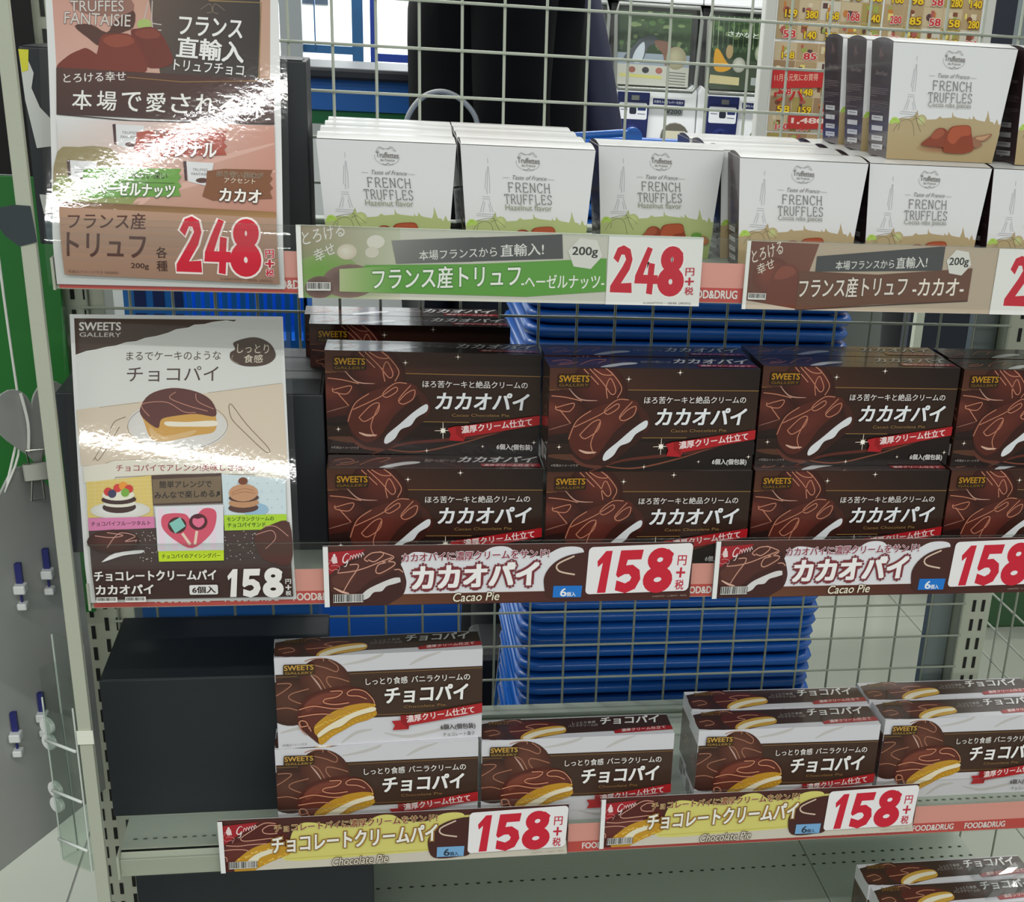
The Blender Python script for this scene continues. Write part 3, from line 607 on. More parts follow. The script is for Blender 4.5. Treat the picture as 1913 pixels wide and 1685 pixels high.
def card_pie(cacao):
    """both pie cards drawn on the 2.73 px reference of the cacao card"""
    a = Art([(105, 1250), (1987, 1234), (2000, 1517), (118, 1558)], card_rect())
    dk = (74, 38, 34)
    a.full(dk)
    if cacao:
        a.grad([(110, 1250), (1987, 1234), (1987, 1300), (110, 1330)], [(86, 48, 42), (70, 36, 32), dk, dk])
        cloud, edge = (226, 224, 230), (120, 54, 54)
    else:
        cloud, edge = (214, 206, 116), (120, 84, 30); a.poly([(300, 1490), (1990, 1440), (2000, 1517), (118, 1558)], (206, 198, 184))
    a.poly(cr([(480, 1500), (500, 1400), (520, 1330), (560, 1290), (600, 1280), (680, 1290), (760, 1310), (900, 1300), (980, 1258), (1060, 1256), (1120, 1290), (1240, 1300), (1330, 1260), (1420, 1258), (1450, 1290), (1460, 1400), (1400, 1460), (900, 1490)], 4, True), cloud)
    if not cacao: a.line([(1300, 1290), (1700, 1262)], 12, cloud)
    if cacao: a.line([(490, 1496), (1300, 1474)], 4, (226, 214, 210)); a.grad([(200, 1500), (1460, 1472), (1460, 1520), (200, 1556)], [(110, 66, 44), dk, dk, (120, 76, 50)])
    else: a.line([(480, 1490), (1300, 1462)], 3, (190, 176, 80))
    # the pie at the left
    if cacao:
        Q = lambda *p: [(109.3 + .4183 * x, 1243.5 + .4183 * y) for x, y in p]
        a.poly(cr(Q((40, 330), (240, 260), (440, 150), (600, 90), (760, 85), (880, 140), (970, 240), (1030, 380), (1045, 480), (1010, 600), (900, 680), (700, 760), (100, 760), (40, 600)), 4, True), (66, 34, 31))
        a.poly(cr(Q((60, 360), (260, 270), (450, 170), (600, 110), (760, 105), (860, 170), (900, 280), (800, 350), (600, 430), (440, 560), (300, 640), (100, 560)), 4, True), (82, 44, 38))
        a.poly(cr(Q((110, 400), (280, 320), (420, 300), (380, 420), (260, 520), (140, 500)), 4, True), (94, 54, 46))
        a.poly(cr(Q((480, 620), (560, 540), (700, 470), (880, 400), (985, 400), (985, 440), (900, 470), (800, 500), (740, 560), (640, 575), (580, 640), (500, 670)), 4, True), (220, 216, 216))
        a.poly(cr(Q((900, 300), (980, 300), (1030, 400), (1035, 540), (990, 520), (960, 380)), 4, True), (74, 42, 38))
        sq = [Q((180, 340), (360, 320), (520, 280), (700, 210), (860, 150)), Q((330, 240), (430, 235), (430, 290), (340, 420), (260, 560)), Q((560, 180), (640, 200), (740, 130), (730, 90), (600, 100), (515, 170), (560, 200)), Q((700, 80), (800, 110), (880, 150), (780, 210), (690, 240), (660, 320), (720, 340), (880, 250), (880, 205), (740, 205)), Q((890, 300), (950, 295), (1000, 330))]
        a.line(Q((130, 520), (240, 570), (330, 590)), 11, (224, 180, 160), smooth=4, taper=True)
    else:
        Q = lambda *p: [(105 + x * .366, 1250 + (y / 7.84 - 2 + .0515 * x / 7.84) * 3.2) for x, y in p]
        a.poly(cr(Q((30, 240), (200, 160), (400, 60), (650, 10), (850, 20), (1000, 100), (1060, 240), (1000, 420), (700, 560), (200, 790), (30, 790)), 4, True), (84, 34, 30))
        a.poly(cr(Q((60, 420), (300, 330), (560, 300), (760, 300), (500, 430), (330, 560), (200, 620), (60, 560)), 4, True), (98, 46, 40))
        a.poly(cr(Q((250, 620), (330, 540), (480, 430), (640, 360), (840, 320), (1060, 390), (1100, 470), (940, 540), (760, 620), (600, 700), (500, 760), (260, 770)), 5, True), (196, 146, 44))
        rr = random.Random(8)
        for k in range(34):
            t = k / 33; px, py = Q((300 + 560 * t + rr.uniform(-10, 10), 570 - 215 * t + rr.uniform(-12, 22)))[0] if k % 2 else Q((560 + 500 * t, 660 - 190 * t + rr.uniform(-24, 24)))[0]
            a.ell(px, py, 8, 6, rr.choice([(218, 176, 74), (206, 152, 40), (226, 190, 96)]), n=7); a.l -= .75
        a.l += 1
        a.poly(cr(Q((450, 590), (560, 500), (700, 440), (850, 405), (862, 450), (760, 490), (640, 540), (590, 600), (520, 600)), 5, True), (228, 222, 198))
        sq = [Q((700, 180), (780, 190), (900, 180)), Q((900, 70), (780, 70), (680, 130), (700, 180)), Q((880, 40), (700, 40), (480, 170), (350, 260), (400, 300), (600, 280), (830, 250)), Q((120, 370), (300, 375), (500, 350), (740, 330)), Q((40, 455), (200, 430), (380, 425), (470, 445)), Q((40, 540), (120, 545), (130, 610)), Q((40, 600), (100, 620))]
    squiggles(a, sq, 5.5, (206, 150, 130))
    # red corner flag with its little emblem
    a.poly([(118, 1282), (330, 1266), (270, 1310), (200, 1350), (124, 1405)], (164, 34, 44))
    a.ell(166, 1296, 7, 8, (240, 222, 222), n=8); a.poly([(155, 1302), (178, 1302), (184, 1334), (160, 1338), (150, 1320)], (232, 208, 208)); squiggles(a, ([(146, 1328), (134, 1350), (150, 1372), (176, 1366), (190, 1372)], [(150, 1350), (170, 1345), (196, 1356), (184, 1384)], [(140, 1318), (150, 1324)]), 2.6, (214, 150, 150), 4)
    a.line([(244, 1292), (232, 1286), (216, 1302), (212, 1326), (226, 1332), (240, 1316), (228, 1350), (216, 1350)], 6.5, (240, 222, 222), smooth=5, taper=True)
    for k in range(5): a.line([(248 + 15 * k, 1318 - 3 * k), (253 + 15 * k, 1296 - 4 * k), (262 + 15 * k, 1308 - 3 * k)], 3.6, (236, 206, 206), smooth=4)
    # small pie at the right of the name
    a.poly(cr([(1255, 1430), (1270, 1370), (1320, 1320), (1400, 1290), (1480, 1300), (1490, 1480), (1420, 1510), (1290, 1510)], 4, True), (72, 38, 34)); a.line([(1400, 1300), (1320, 1340), (1330, 1375), (1410, 1392)], 8, (216, 190, 170), smooth=5)
    if cacao:
        a.text('カカオパイに濃厚クリームをサンド!', (520, 1330), (1272, 1308), 44, (140, 44, 64), .02, (236, 228, 232), .05)
        a.text('カカオパイ', (582, 1464), (1220, 1440), 112, (246, 242, 242), .05, (124, 52, 58), .10, slant=.04)
        a.text('Cacao Pie', (790, 1530), (1030, 1520), 44, (238, 232, 214), .005, (90, 60, 36), .05, slant=.2)
    else:
        a.text('チョコレートパイに濃厚クリームをサンド!', (420, 1328), (1300, 1300), 44, (128, 40, 40), .02, (230, 222, 160), .04)
        a.text('チョコレートクリームパイ', (405, 1450), (1300, 1410), 96, (178, 132, 48), .12, None, slant=.04); a.text('チョコレートクリームパイ', (405, 1450), (1300, 1410), 96, (240, 236, 226), .035, (110, 72, 34), .04, slant=.04)
        a.text('Chocolate Pie', (735, 1538), (1040, 1526), 48, (222, 214, 198), .008, (84, 68, 48), .055, slant=.2)
    a.poly([(1306, 1448), (1452, 1446), (1450, 1504), (1306, 1506)], (30, 118, 206) if cacao else (120, 170, 214))
    a.text('6', (1344, 1500), (1374, 1500), 40, (238, 240, 244) if cacao else (50, 56, 66), .02); a.text('個入', (1376, 1500), (1422, 1500), 22, (238, 240, 244) if cacao else (50, 56, 66), .02)
    a.rrect(1470, 1256, 1985, 1490, 22, (238, 234, 236), -20)
    a.digits('158', [(1508, 1276), (1905, 1262), (1900, 1468), (1504, 1484)], RED)
    tax(a, 1938, 1290, 1470, 42)
    a.text('0,000円均一 [1袋5円・税別]', (1810, 1504), (1980, 1498), 10, (170, 150, 140), 0)
    a.barcode(164, 1493, 322, 1535, -4)
    a.poly([(105, 1250), (132, 1250), (145, 1557), (118, 1558)], (234, 234, 234))
    return a
def make_card(art, name):
    r = empty('price_card')
    link('card', MB().box(0, CW, 0, .0006, 0, CH).mesh('card_board', WHITEP), r)
    link('print', art.mesh(name, PR_CARD, lambda u, v, e: (u, -e - .00005, v)), r)
    return r
# ---- posters (B5 sheets in laminating film, leaning back in the price channel)
PWD, PHT = .1825, .2600
def poster_surface(y0, z0, x0, t0, t1, t2, vb, ub, lean):
    """the sheet stands upright inside the channel, then bends back; t0 slope at (ub, vb), t1 and t2 its change with v and u"""
    N = 240; dv = .27 / N; A = [0.]; B = [0.]; ys = [0.]; zs = [0.]
    for k in range(N):
        v = (k + .5) * dv; w = min(1, max(0, (v - .018) / .034)); w = w * w * (3 - 2 * w)
        A.append(w * (t0 + t1 * (v - vb))); B.append(w * t2)
    for k in range(N): s_ = A[k + 1]; L_ = math.hypot(1, s_); ys.append(ys[-1] + s_ / L_ * dv); zs.append(zs[-1] + dv / L_)
    Bc = np.cumsum(B) * dv
    def P(u, v, e):
        q = min(max(v / dv, 0), N - 1.001); i = int(q); f = q - i
        y = ys[i] + (ys[i + 1] - ys[i]) * f + (u - ub) * (Bc[i] + (Bc[i + 1] - Bc[i]) * f); z = zs[i] + (zs[i + 1] - zs[i]) * f + min(v, 0)
        s_ = A[i + 1]; n = math.hypot(1, s_)
        return (x0 + u + lean * v, y0 + y - e / n, z0 + z + e * s_ / n)
    return P
def poster_truffle():
    a = Art([(86, 0), (520, 0), (535, 538), (108, 531)], [(0, .2298), (PWD, .2410), (PWD, 0), (0, 0)])
    a.poly([(83, -65), (518.5, -65), (535, 538), (108, 531)], (226, 226, 226))
    a.grad([(96, -50), (505, -50), (505, 155), (106, 128)], [(206, 150, 136), (190, 150, 130), (196, 160, 140), (214, 170, 158)])
    a.grad([(270, -60), (486, -60), (486, 148), (300, 140)], [(110, 90, 80), (50, 42, 40), (50, 42, 40), (80, 66, 60)])
    a.line([(390, 2), (488, 6), (484, 146)], 2.5, (150, 120, 76)); squiggles(a, ([(375, 18), (392, 8), (396, 22), (386, 24)], [(420, 20), (402, 8), (398, 22), (408, 26)]), 1.6, (120, 104, 90), 4)
    for p in ([(278, 4), (268, 50), (290, 55)], [(285, 2), (285, 50), (302, 56)], [(262, 40), (302, 46)]): a.line(p, 2, (196, 186, 180), smooth=3)
    a.ell(270, 45, 14, 10, (170, 190, 110), n=10)
    a.poly(cr([(140, 48), (170, 45), (200, 60), (215, 40), (250, 20), (250, 50), (225, 62), (190, 85), (165, 70)], 3, True), (84, 50, 40)); a.poly(cr([(138, 0), (230, -10), (250, 20), (200, 30), (150, 22)], 3, True), (150, 106, 94))
    a.poly(cr([(110, 128), (125, 105), (150, 92), (165, 90), (190, 110), (195, 138)], 4, True), (120, 48, 34))
    a.poly(cr([(245, 62), (258, 53), (290, 52), (312, 80), (322, 118), (270, 122)], 4, True), (112, 46, 34)); a.poly(cr([(252, 62), (262, 55), (288, 54), (300, 68), (270, 72)], 3, True), (134, 62, 46))
    a.poly(cr([(180, 128), (184, 90), (190, 66), (215, 62), (245, 65), (262, 90), (275, 130), (235, 142)], 4, True), (122, 50, 34)); a.poly(cr([(192, 74), (215, 64), (243, 67), (250, 80), (215, 88)], 3, True), (146, 70, 50))
    a.text('TRUFFES', (132, 22), (232, 22), 20, (214, 206, 200), .0, (110, 90, 86), .025); a.text('FANTAISIE', (121, 44), (244, 50), 22, (214, 206, 200), .0, (110, 90, 86), .025)
    a.text('フランス', (334, 64), (452, 72), 34, (240, 238, 236), .02); a.text('直輸入', (330, 106), (454, 117), 38, (240, 238, 236), .025); a.text('トリュフチョコ', (325, 130), (455, 141), 20, (240, 238, 236), .01)
    a.grad([(106, 125), (512, 148), (514, 232), (107, 212)], [(84, 50, 44), (74, 44, 38), (70, 44, 38), (66, 38, 34)])
    a.line([(238, 143), (340, 152), (512, 150)], 1.6, (150, 110, 62)); a.line([(107, 212), (250, 225), (514, 231)], 2, (60, 36, 30))
    a.text('とろける幸せ', (120, 154), (236, 150), 18, (232, 226, 222), .008)
    for i, ch in enumerate('本場で愛される味'): a.text(ch, (136 + 46 * i, 203 + 1.6 * i), (172 + 46 * i, 204.5 + 1.6 * i), 36, (238, 236, 232), .01)
    a.grad([(108, 222), (514, 234), (520, 406), (116, 382)], [(222, 222, 224), (206, 150, 134), (190, 130, 112), (190, 160, 140)])
    for p in ([(250, 300), (340, 320), (400, 300), (514, 268)], [(250, 380), (340, 350), (420, 330), (518, 320)], [(240, 300), (300, 340), (260, 390)]): a.line(p, 12, (216, 172, 158), smooth=6, taper=True)
    a.poly(cr([(110, 284), (150, 275), (190, 274), (220, 290), (250, 385), (116, 378)], 3, True), (150, 136, 96)); a.poly(cr([(112, 330), (180, 335), (250, 350), (250, 385), (116, 380)], 2, True), (140, 150, 84))
    for x, y, s_ in ((212, 232, 1.), (128, 300, .95), (345, 302, .95)):
        a.poly([(x, y), (x + 6, y - 1), (x + 8, y + 38 * s_), (x + 4, y + 38 * s_)], (72, 44, 50)); a.poly([(x + 6, y), (x + 60 * s_, y + 3), (x + 52 * s_, y + 50 * s_), (x + 10, y + 40 * s_)], (220, 220, 222))
        a.text('TRUFFES', (x + 18, y + 18), (x + 46, y + 19), 5, (100, 90, 90), 0); a.ell(x + 36, y + 38 * s_, 12, 5, (84, 46, 40), n=10)
        a.text('FANTAISIE', (x + 16, y + 26), (x + 48, y + 27), 5, (100, 90, 90), 0)
    zig = lambda x0, y0, x1, y1, c: a.poly([(x0 + 8, y0 + 4), (x0 + 40, y0), (x1, y0 + 2), (x1 - 5, y0 + (y1 - y0) * .2), (x1, y0 + (y1 - y0) * .3), (x1 - 6, y0 + (y1 - y0) * .45), (x1 + 1, y0 + (y1 - y0) * .6), (x1 - 5, y0 + (y1 - y0) * .7), (x1, y1 - 4), (x0 + 20, y1), (x0, y1 - 8), (x0 + 6, y0 + (y1 - y0) * .5)], c)
    zig(250, 243, 426, 294, (172, 76, 58)); zig(152, 314, 342, 372, (104, 158, 62)); zig(382, 316, 512, 376, (128, 78, 46))
    a.text('まろやかな甘さ', (290, 254), (386, 258), 12, (90, 40, 34), .02, (222, 190, 180), .04); a.text('オリジナル', (275, 291), (406, 295), 28, (244, 240, 236), .03, (110, 44, 36), .05)
    a.text('香ばしく味わい深い', (194, 334), (316, 337), 14, (40, 66, 24), .01); a.line([(190, 340), (330, 344)], 1, (60, 90, 40)); a.text('ヘーゼルナッツ', (182, 366), (330, 372), 26, (244, 244, 236), .03, (60, 100, 40), .05)
    a.text('ほろ苦い風味が', (408, 331), (494, 335), 11, (60, 34, 20), .01, (200, 170, 140), .04); a.text('アクセント', (422, 343), (480, 345), 10, (236, 220, 200), 0); a.text('カカオ', (414, 377), (490, 381), 24, (244, 238, 230), .03, (80, 44, 26), .05)
    a.grad([(116, 378), (519, 398), (520, 410), (117, 390)], [(104, 72, 40), (150, 110, 60), (170, 128, 80), (130, 94, 58)])
    a.grad([(117, 390), (520, 410), (526, 528), (125, 512)], [(176, 140, 118), (172, 138, 118), (150, 118, 100), (158, 124, 104)])
    a.text('フランス産', (134, 432), (278, 432), 30, (84, 54, 48), .015); a.text('トリュフ', (132, 478), (278, 482), 40, (84, 54, 48), .02)
    a.text('200g', (250, 502), (283, 503), 12, (70, 46, 42), .015); a.vtext('各種', 308, 460, 507, 20, (70, 46, 42), .01)
    a.digits('248', [(338, 408), (490, 416), (490, 510), (332, 505)], RED, (240, 224, 220), 4)
    a.vtext('円+税', 508, 465, 515, 15, (190, 40, 60), .03, (240, 224, 220))
    a.text('写真はイメージです 0000000', (132, 508), (226, 510), 5, (120, 90, 76), 0); a.text('0,000円均一価格 [税別]', (416, 520), (512, 524), 5, (120, 90, 76), 0)
    return a
def poster_pie():
    a = Art([(135, 583), (528, 595), (552, 1121), (168, 1121)], [(0, PHT), (PWD, PHT), (PWD, 0), (0, 0)])
    a.full((222, 222, 222))
    # drawn on the 2.718 px reference: x = 0 + X/2.718, y = 540 + Y/2.718
    Z = lambda *p: [(x / 2.718, 540 + y / 2.718) for x, y in p]
    a.poly(Z((390, 138), (1425, 165), (1475, 1560), (475, 1560)), (216, 216, 212))
    tear = [(390, 138), (1205, 162), (1190, 172), (1150, 165), (1080, 172), (1040, 182), (990, 184), (960, 198), (900, 205), (860, 222), (800, 238), (745, 246), (700, 262), (650, 266), (600, 282), (550, 288), (500, 300), (455, 306), (400, 325)]
    a.poly(Z(*tear), (70, 50, 40)); a.line(Z(*tear[1:]), 1.4, (226, 226, 222))
    z1 = lambda x, y: (x / 2.718, 540 + y / 2.718)
    a.text('SWEETS', z1(416, 200), z1(622, 204), 15, (228, 224, 218), .02); a.text('GALLERY', z1(418, 232), z1(624, 238), 8, (210, 204, 196), .005)
    a.text('まるでケーキのような', z1(652, 356), z1(1124, 362), 16, (78, 58, 54), 0); a.text('チョコパイ', z1(655, 464), z1(1112, 470), 28, (74, 50, 48), .0)
    a.poly(cr(Z((1190, 275), (1290, 252), (1370, 285), (1400, 350), (1350, 392), (1250, 398), (1180, 370), (1170, 330), (1195, 310)), 5, True), (74, 54, 44)); a.line(Z((1185, 340), (1180, 365), (1215, 385)), 1, (170, 150, 130), smooth=4)
    a.text('しっとり', z1(1205, 330), z1(1365, 336), 17, (222, 210, 190), .0); a.text('食感', z1(1240, 380), z1(1335, 382), 15, (222, 210, 190), .005)
    a.poly(Z((405, 600), (1435, 487), (1460, 890), (430, 880)), (214, 198, 178)); a.line(Z((520, 590), (720, 570)), .8, (150, 140, 130)); a.line(Z((1060, 528), (1430, 487)), .8, (150, 140, 130))
    a.ell(*z1(910, 690), 92, 45, (222, 218, 214), (214, 210, 206), rot=4, n=30); a.line([(z1(910, 690)[0] + 92 * math.cos(t), z1(910, 690)[1] + 45 * math.sin(t)) for t in (math.radians(12 * k) for k in range(30))], .8, (120, 100, 88), closed=True)
    a.poly(cr(Z((722, 600), (770, 530), (880, 500), (1000, 520), (1080, 570), (1100, 640), (1095, 720), (1000, 740), (800, 765), (740, 660)), 4, True), (206, 156, 76))
    a.poly(cr(Z((722, 600), (770, 530), (880, 500), (1000, 520), (1080, 570), (1100, 645), (1000, 632), (900, 640), (830, 655), (810, 700), (740, 650)), 4, True), (92, 46, 42))
    a.poly(cr(Z((850, 668), (960, 672), (1095, 668), (1098, 695), (960, 695), (860, 690)), 3, True), (234, 226, 208)); a.poly(cr(Z((770, 690), (840, 740), (1000, 712), (960, 745), (800, 765)), 3, True), (214, 176, 120))
    squiggles(a, ([z1(*p) for p in ((740, 610), (770, 640), (730, 580), (850, 570), (940, 620), (1000, 625))], [z1(*p) for p in ((900, 520), (870, 550), (960, 590), (1060, 620))], [z1(*p) for p in ((1000, 530), (1010, 570), (1090, 610))]), 1.4, (190, 130, 112))
    for p in ([(490, 855), (560, 740), (580, 690), (600, 660), (650, 640)], [(500, 840), (520, 850), (590, 740), (620, 690)], [(1165, 600), (1180, 590), (1255, 690), (1365, 810), (1350, 828), (1240, 725), (1180, 660), (1165, 600)]): a.line(Z(*p), 1.0, (110, 86, 66), smooth=4)
    a.poly(Z((440, 885), (560, 870), (600, 855), (1000, 850), (1300, 870), (1450, 890), (1450, 975), (1300, 965), (1295, 940), (900, 930), (600, 940), (590, 960), (445, 965)), (224, 218, 204)); a.line(Z((550, 870), (600, 856), (1000, 850), (1300, 868)), .8, (170, 150, 130)); a.line(Z((600, 940), (900, 930), (1300, 940)), .8, (170, 150, 130))
    a.text('チョコパイでアレンジ!美味しさ倍増♪', z1(604, 912), z1(1296, 922), 13, (156, 52, 66), .01)
    a.poly(Z((455, 962), (780, 935), (790, 1140), (465, 1140)), (222, 196, 110))
    for i in range(9): a.line(Z((460 + 38 * i, 955), (462 + 38 * i, 1140)), .5, (236, 224, 170)); a.line(Z((458, 960 + 20 * i), (788, 955 + 20 * i)), .5, (236, 224, 170))
    a.ell(*z1(625, 1105), 55, 16, (230, 230, 230), (210, 206, 196), n=24)
    a.ell(*z1(620, 1090), 31, 11, (62, 34, 30), n=18); a.ell(*z1(622, 1072), 30, 7, (226, 222, 206), n=18); a.ell(*z1(618, 1052), 32, 9, (62, 34, 30), n=18); a.ell(*z1(616, 1030), 30, 10, (230, 226, 208), n=18)
    for x, y, c in ((565, 1012, (206, 52, 48)), (612, 995, (214, 60, 50)), (640, 985, (232, 150, 50)), (668, 1000, (206, 52, 48)), (650, 1018, (120, 170, 60)), (585, 1022, (60, 54, 90))): a.ell(*z1(x, y), 8, 8, c, n=10)
    a.poly(Z((465, 1142), (795, 1140), (797, 1200), (468, 1205)), (214, 124, 170)); a.text('チョコパイフルーツタルト', z1(480, 1182), z1(775, 1182), 8, (90, 30, 60), .02)
    a.poly(Z((468, 1205), (1470, 1180), (1485, 1560), (490, 1560)), (64, 40, 36))
    a.poly(Z((780, 935), (1130, 930), (1135, 1080), (790, 1085)), (76, 50, 42)); a.poly(Z((785, 955), (1128, 945), (1130, 1070), (792, 1076)), (120, 100, 76))
    a.text('簡単アレンジで', z1(820, 1000), z1(1080, 1000), 13, (40, 26, 20), .02); a.text('みんなで楽しめる♫', z1(796, 1052), z1(1122, 1048), 13, (40, 26, 20), .02)
    a.poly(Z((1130, 935), (1450, 965), (1455, 1140), (1142, 1140)), (206, 220, 226))
    for i in range(6):
        for j in range(4): a.ell(*z1(1160 + 50 * i + (j % 2) * 22, 985 + 40 * j), 1.2, 1.2, (160, 190, 210), n=5)
    a.ell(*z1(1300, 1115), 24, 12, (150, 186, 210), n=16); a.ell(*z1(1240, 1105), 28, 9, (84, 48, 40), n=16); a.ell(*z1(1242, 1080), 28, 9, (190, 140, 100), n=16); a.ell(*z1(1242, 1055), 28, 8, (84, 48, 40), n=16); a.ell(*z1(1240, 1030), 27, 16, (196, 146, 108), n=16); a.ell(*z1(1238, 972), 9, 7, (120, 70, 50), n=10)
    squiggles(a, ([z1(*p) for p in ((1180, 1030), (1240, 1010), (1290, 1020))], [z1(*p) for p in ((1180, 1040), (1240, 1026), (1300, 1034))]), 1, (160, 110, 76), 4)
    a.poly(Z((1142, 1140), (1455, 1140), (1458, 1214), (1146, 1216)), (168, 206, 50)); a.text('モンブランクリームの', z1(1158, 1170), z1(1392, 1170), 8, (50, 70, 20), .02); a.text('チョコパイサンド', z1(1160, 1200), z1(1350, 1200), 8, (50, 70, 20), .02)
    a.ell(*z1(590, 1260), 48, 22, (86, 48, 42), (60, 36, 32), n=20); squiggles(a, ([z1(*p) for p in ((500, 1230), (580, 1240), (640, 1230), (560, 1215))], [z1(*p) for p in ((560, 1290), (620, 1220), (700, 1235), (650, 1260), (710, 1255))]), 1.5, (190, 140, 130))
    a.poly(cr(Z((538, 1355), (600, 1318), (735, 1305), (730, 1320), (640, 1330), (545, 1358)), 3, True), (224, 222, 222))
    a.poly(cr(Z((1300, 1240), (1380, 1190), (1470, 1185), (1478, 1380), (1360, 1370), (1310, 1320)), 4, True), (82, 48, 42)); squiggles(a, ([z1(*p) for p in ((1300, 1240), (1380, 1220), (1400, 1260), (1350, 1310))], [z1(*p) for p in ((1340, 1200), (1400, 1200), (1465, 1250))]), 1.3, (190, 140, 130))
    rr = random.Random(2)
    for k in range(60): a.ell(*z1(rr.uniform(700, 810) if k % 2 else rr.uniform(1145, 1300), rr.uniform(1210, 1360)), .9, .9, (214, 206, 200), n=5); a.l -= .75
    a.l += 1
    a.poly(Z((800, 1090), (1140, 1088), (1142, 1312), (812, 1312)), (216, 214, 220))
    for i in range(5): a.poly(Z((815 + 64 * i, 1100), (845 + 64 * i, 1100), (848 + 64 * i, 1305), (820 + 64 * i, 1305)), (226, 206, 220)); a.l -= .75
    a.l += 1
    a.poly(cr(Z((985, 1160), (1040, 1105), (1100, 1115), (1102, 1180), (1070, 1240), (985, 1300), (900, 1260), (838, 1200), (835, 1140), (880, 1125), (950, 1130)), 4, True), (206, 84, 106))
    a.ell(*z1(910, 1185), 17, 15, (70, 44, 40), n=16); a.poly(Z((870, 1175), (925, 1145), (952, 1190), (900, 1225)), (130, 190, 180)); a.ell(*z1(1015, 1170), 17, 15, (84, 40, 46), n=16); a.poly(cr(Z((1012, 1155), (1040, 1150), (1045, 1175), (1018, 1198), (988, 1178), (990, 1152)), 3, True), (220, 110, 140))
    a.line([z1(935, 1225), z1(975, 1282)], 5, (226, 200, 180)); a.line([z1(1008, 1215), z1(998, 1282)], 5, (226, 200, 180))
    a.poly(Z((815, 1312), (1142, 1312), (1142, 1362), (818, 1362)), (190, 214, 40)); a.text('チョコパイのアイシングバー', z1(832, 1348), z1(1125, 1348), 8, (60, 76, 20), .02)
    a.text('チョコレートクリームパイ', z1(494, 1452), z1(1100, 1456), 18, (232, 228, 226), .035); a.text('カカオパイ', z1(498, 1524), z1(784, 1524), 18, (232, 228, 226), .035)
    a.rrect(*z1(965, 1482), *z1(1108, 1534), 3, (226, 224, 222)); a.text('6個入', z1(980, 1526), z1(1095, 1526), 13, (60, 44, 40), .03)
    a.digits('158', [z1(1150, 1404), z1(1442, 1404), z1(1440, 1550), z1(1150, 1550)], (236, 232, 230)); a.vtext('円+税', z1(1462, 0)[0], 540 + 1455 / 2.718, 540 + 1550 / 2.718, 10, (226, 222, 220), .02)
    a.barcode(*z1(498, 1538), *z1(602, 1566)); a.barcode(*z1(642, 1538), *z1(745, 1566))
    return a
def make_poster(art, S, h, h_full):
    """S maps the sheet's own (u, v) to its bent surface"""
    r = empty('laminated_poster')
    cuts = [k * .006 for k in range(1, int(h / .006) + 1)]
    link('sheet_print', art.mesh('poster_print', PR_MATTE, lambda u, v, e: S(u, v, e), cuts), r)
    nu, nv = 24, 60; m = .006
    for nm, off, mt, mg in (('paper', -.0002, WHITEP, 0), ('laminate_film', .0032, LAMI, m)):
        vs = [S(-mg + (PWD + 2 * mg) * i / nu, -(mg * .0) + (h_full + mg) * j / nv, off) for j in range(nv + 1) for i in range(nu + 1)]
        fs = [(j * (nu + 1) + i, j * (nu + 1) + i + 1, (j + 1) * (nu + 1) + i + 1, (j + 1) * (nu + 1) + i) for j in range(nv) for i in range(nu)]
        link(nm, MB().add(vs, fs).mesh(nm, mt, smooth=True), r)
    return r
# ================================================================== the room
FZ = -1.30
link('floor', MB().box(-4, 5, -6, 5, FZ - .05, FZ - .002).mesh('floor_base', mat('floor_joint', (96, 98, 90), .6)), kind='structure')
fl = bpy.data.objects['floor']
tile_me = MB().box(-.2985, .2985, -.2985, .2985, 0, .002).mesh('tile', FLOOR_M, .0006, 1)
for i in range(-6, 6):
    for j in range(-1, 7):
        x, y = 1.34 + .6 * i - .3, .86 + .6 * j - .3
        if x < -1.9 or x > 3.7 or y > 4.7: continue
        t = link('tile', tile_me, fl); t.location = (x, y, FZ - .002)
LEFTX = -1.5
wall_m = mat('shop_wall', (196, 200, 200), .6)
# back wall with its window opening
wb = MB(); wb.box(-4, -2.4, 4.8, 4.9, FZ, 1.5); wb.box(.45, 5, 4.8, 4.9, FZ, 1.5); wb.box(-2.4, .45, 4.8, 4.9, FZ, -.26); wb.box(-2.4, .45, 4.8, 4.9, .95, 1.5)
wb.build('wall_back', wall_m, kind='structure')
wn = empty('window_1', (0, 0, 0), kind='structure')
BLUEF = mat('blue_window_paint', (36, 96, 150), .4); NAVYF = mat('royal_blue_paint', (24, 60, 160), .4); GREYF = mat('grey_window_post', (150, 155, 160), .4)
MB().box(-.022, .022, 4.56, 4.62, -.26, .95).build('frame_post', BLUEF, wn)
MB().box(.05, .075, 4.56, 4.62, -.26, .95).build('frame_post', NAVYF, wn)
MB().box(-.30, -.215, 4.50, 4.60, -.26, .95).build('frame_post', GREYF, wn)
MB().box(-.17, -.165, 4.56, 4.6, -.15, .95).build('frame_post', BLUEF, wn)
MB().box(-.215, -.0, 4.57, 4.61, -.165, -.135).build('frame_rail', BLUEF, wn)
MB().box(.075, .45, 4.57, 4.61, -.185, -.155).build('frame_rail', NAVYF, wn)
MB().box(-2.4, .45, 4.70, 4.704, -.26, .95).build('pane', CLEAR, wn)
MB().box(-2.4, .45, 4.52, 4.8, -.30, -.26).build('sill', mat('sill_white', (206, 208, 210), .4), wn)
link('ground_outside', MB().box(-8, 8, 4.9, 16, FZ - .06, FZ).mesh('ground_outside', mat('asphalt', (150, 150, 150), .8)), kind='structure')
area('outdoor_daylight', (0, 6.0, 3.2), 6, 3, 900, (.95, .98, 1), (math.radians(52), 0, 0))
van = empty('delivery_van', (0, 8.2, FZ), label='white van parked outside behind the shop window', cat='van')
V_W = mat('van_white', (228, 230, 232), .35)
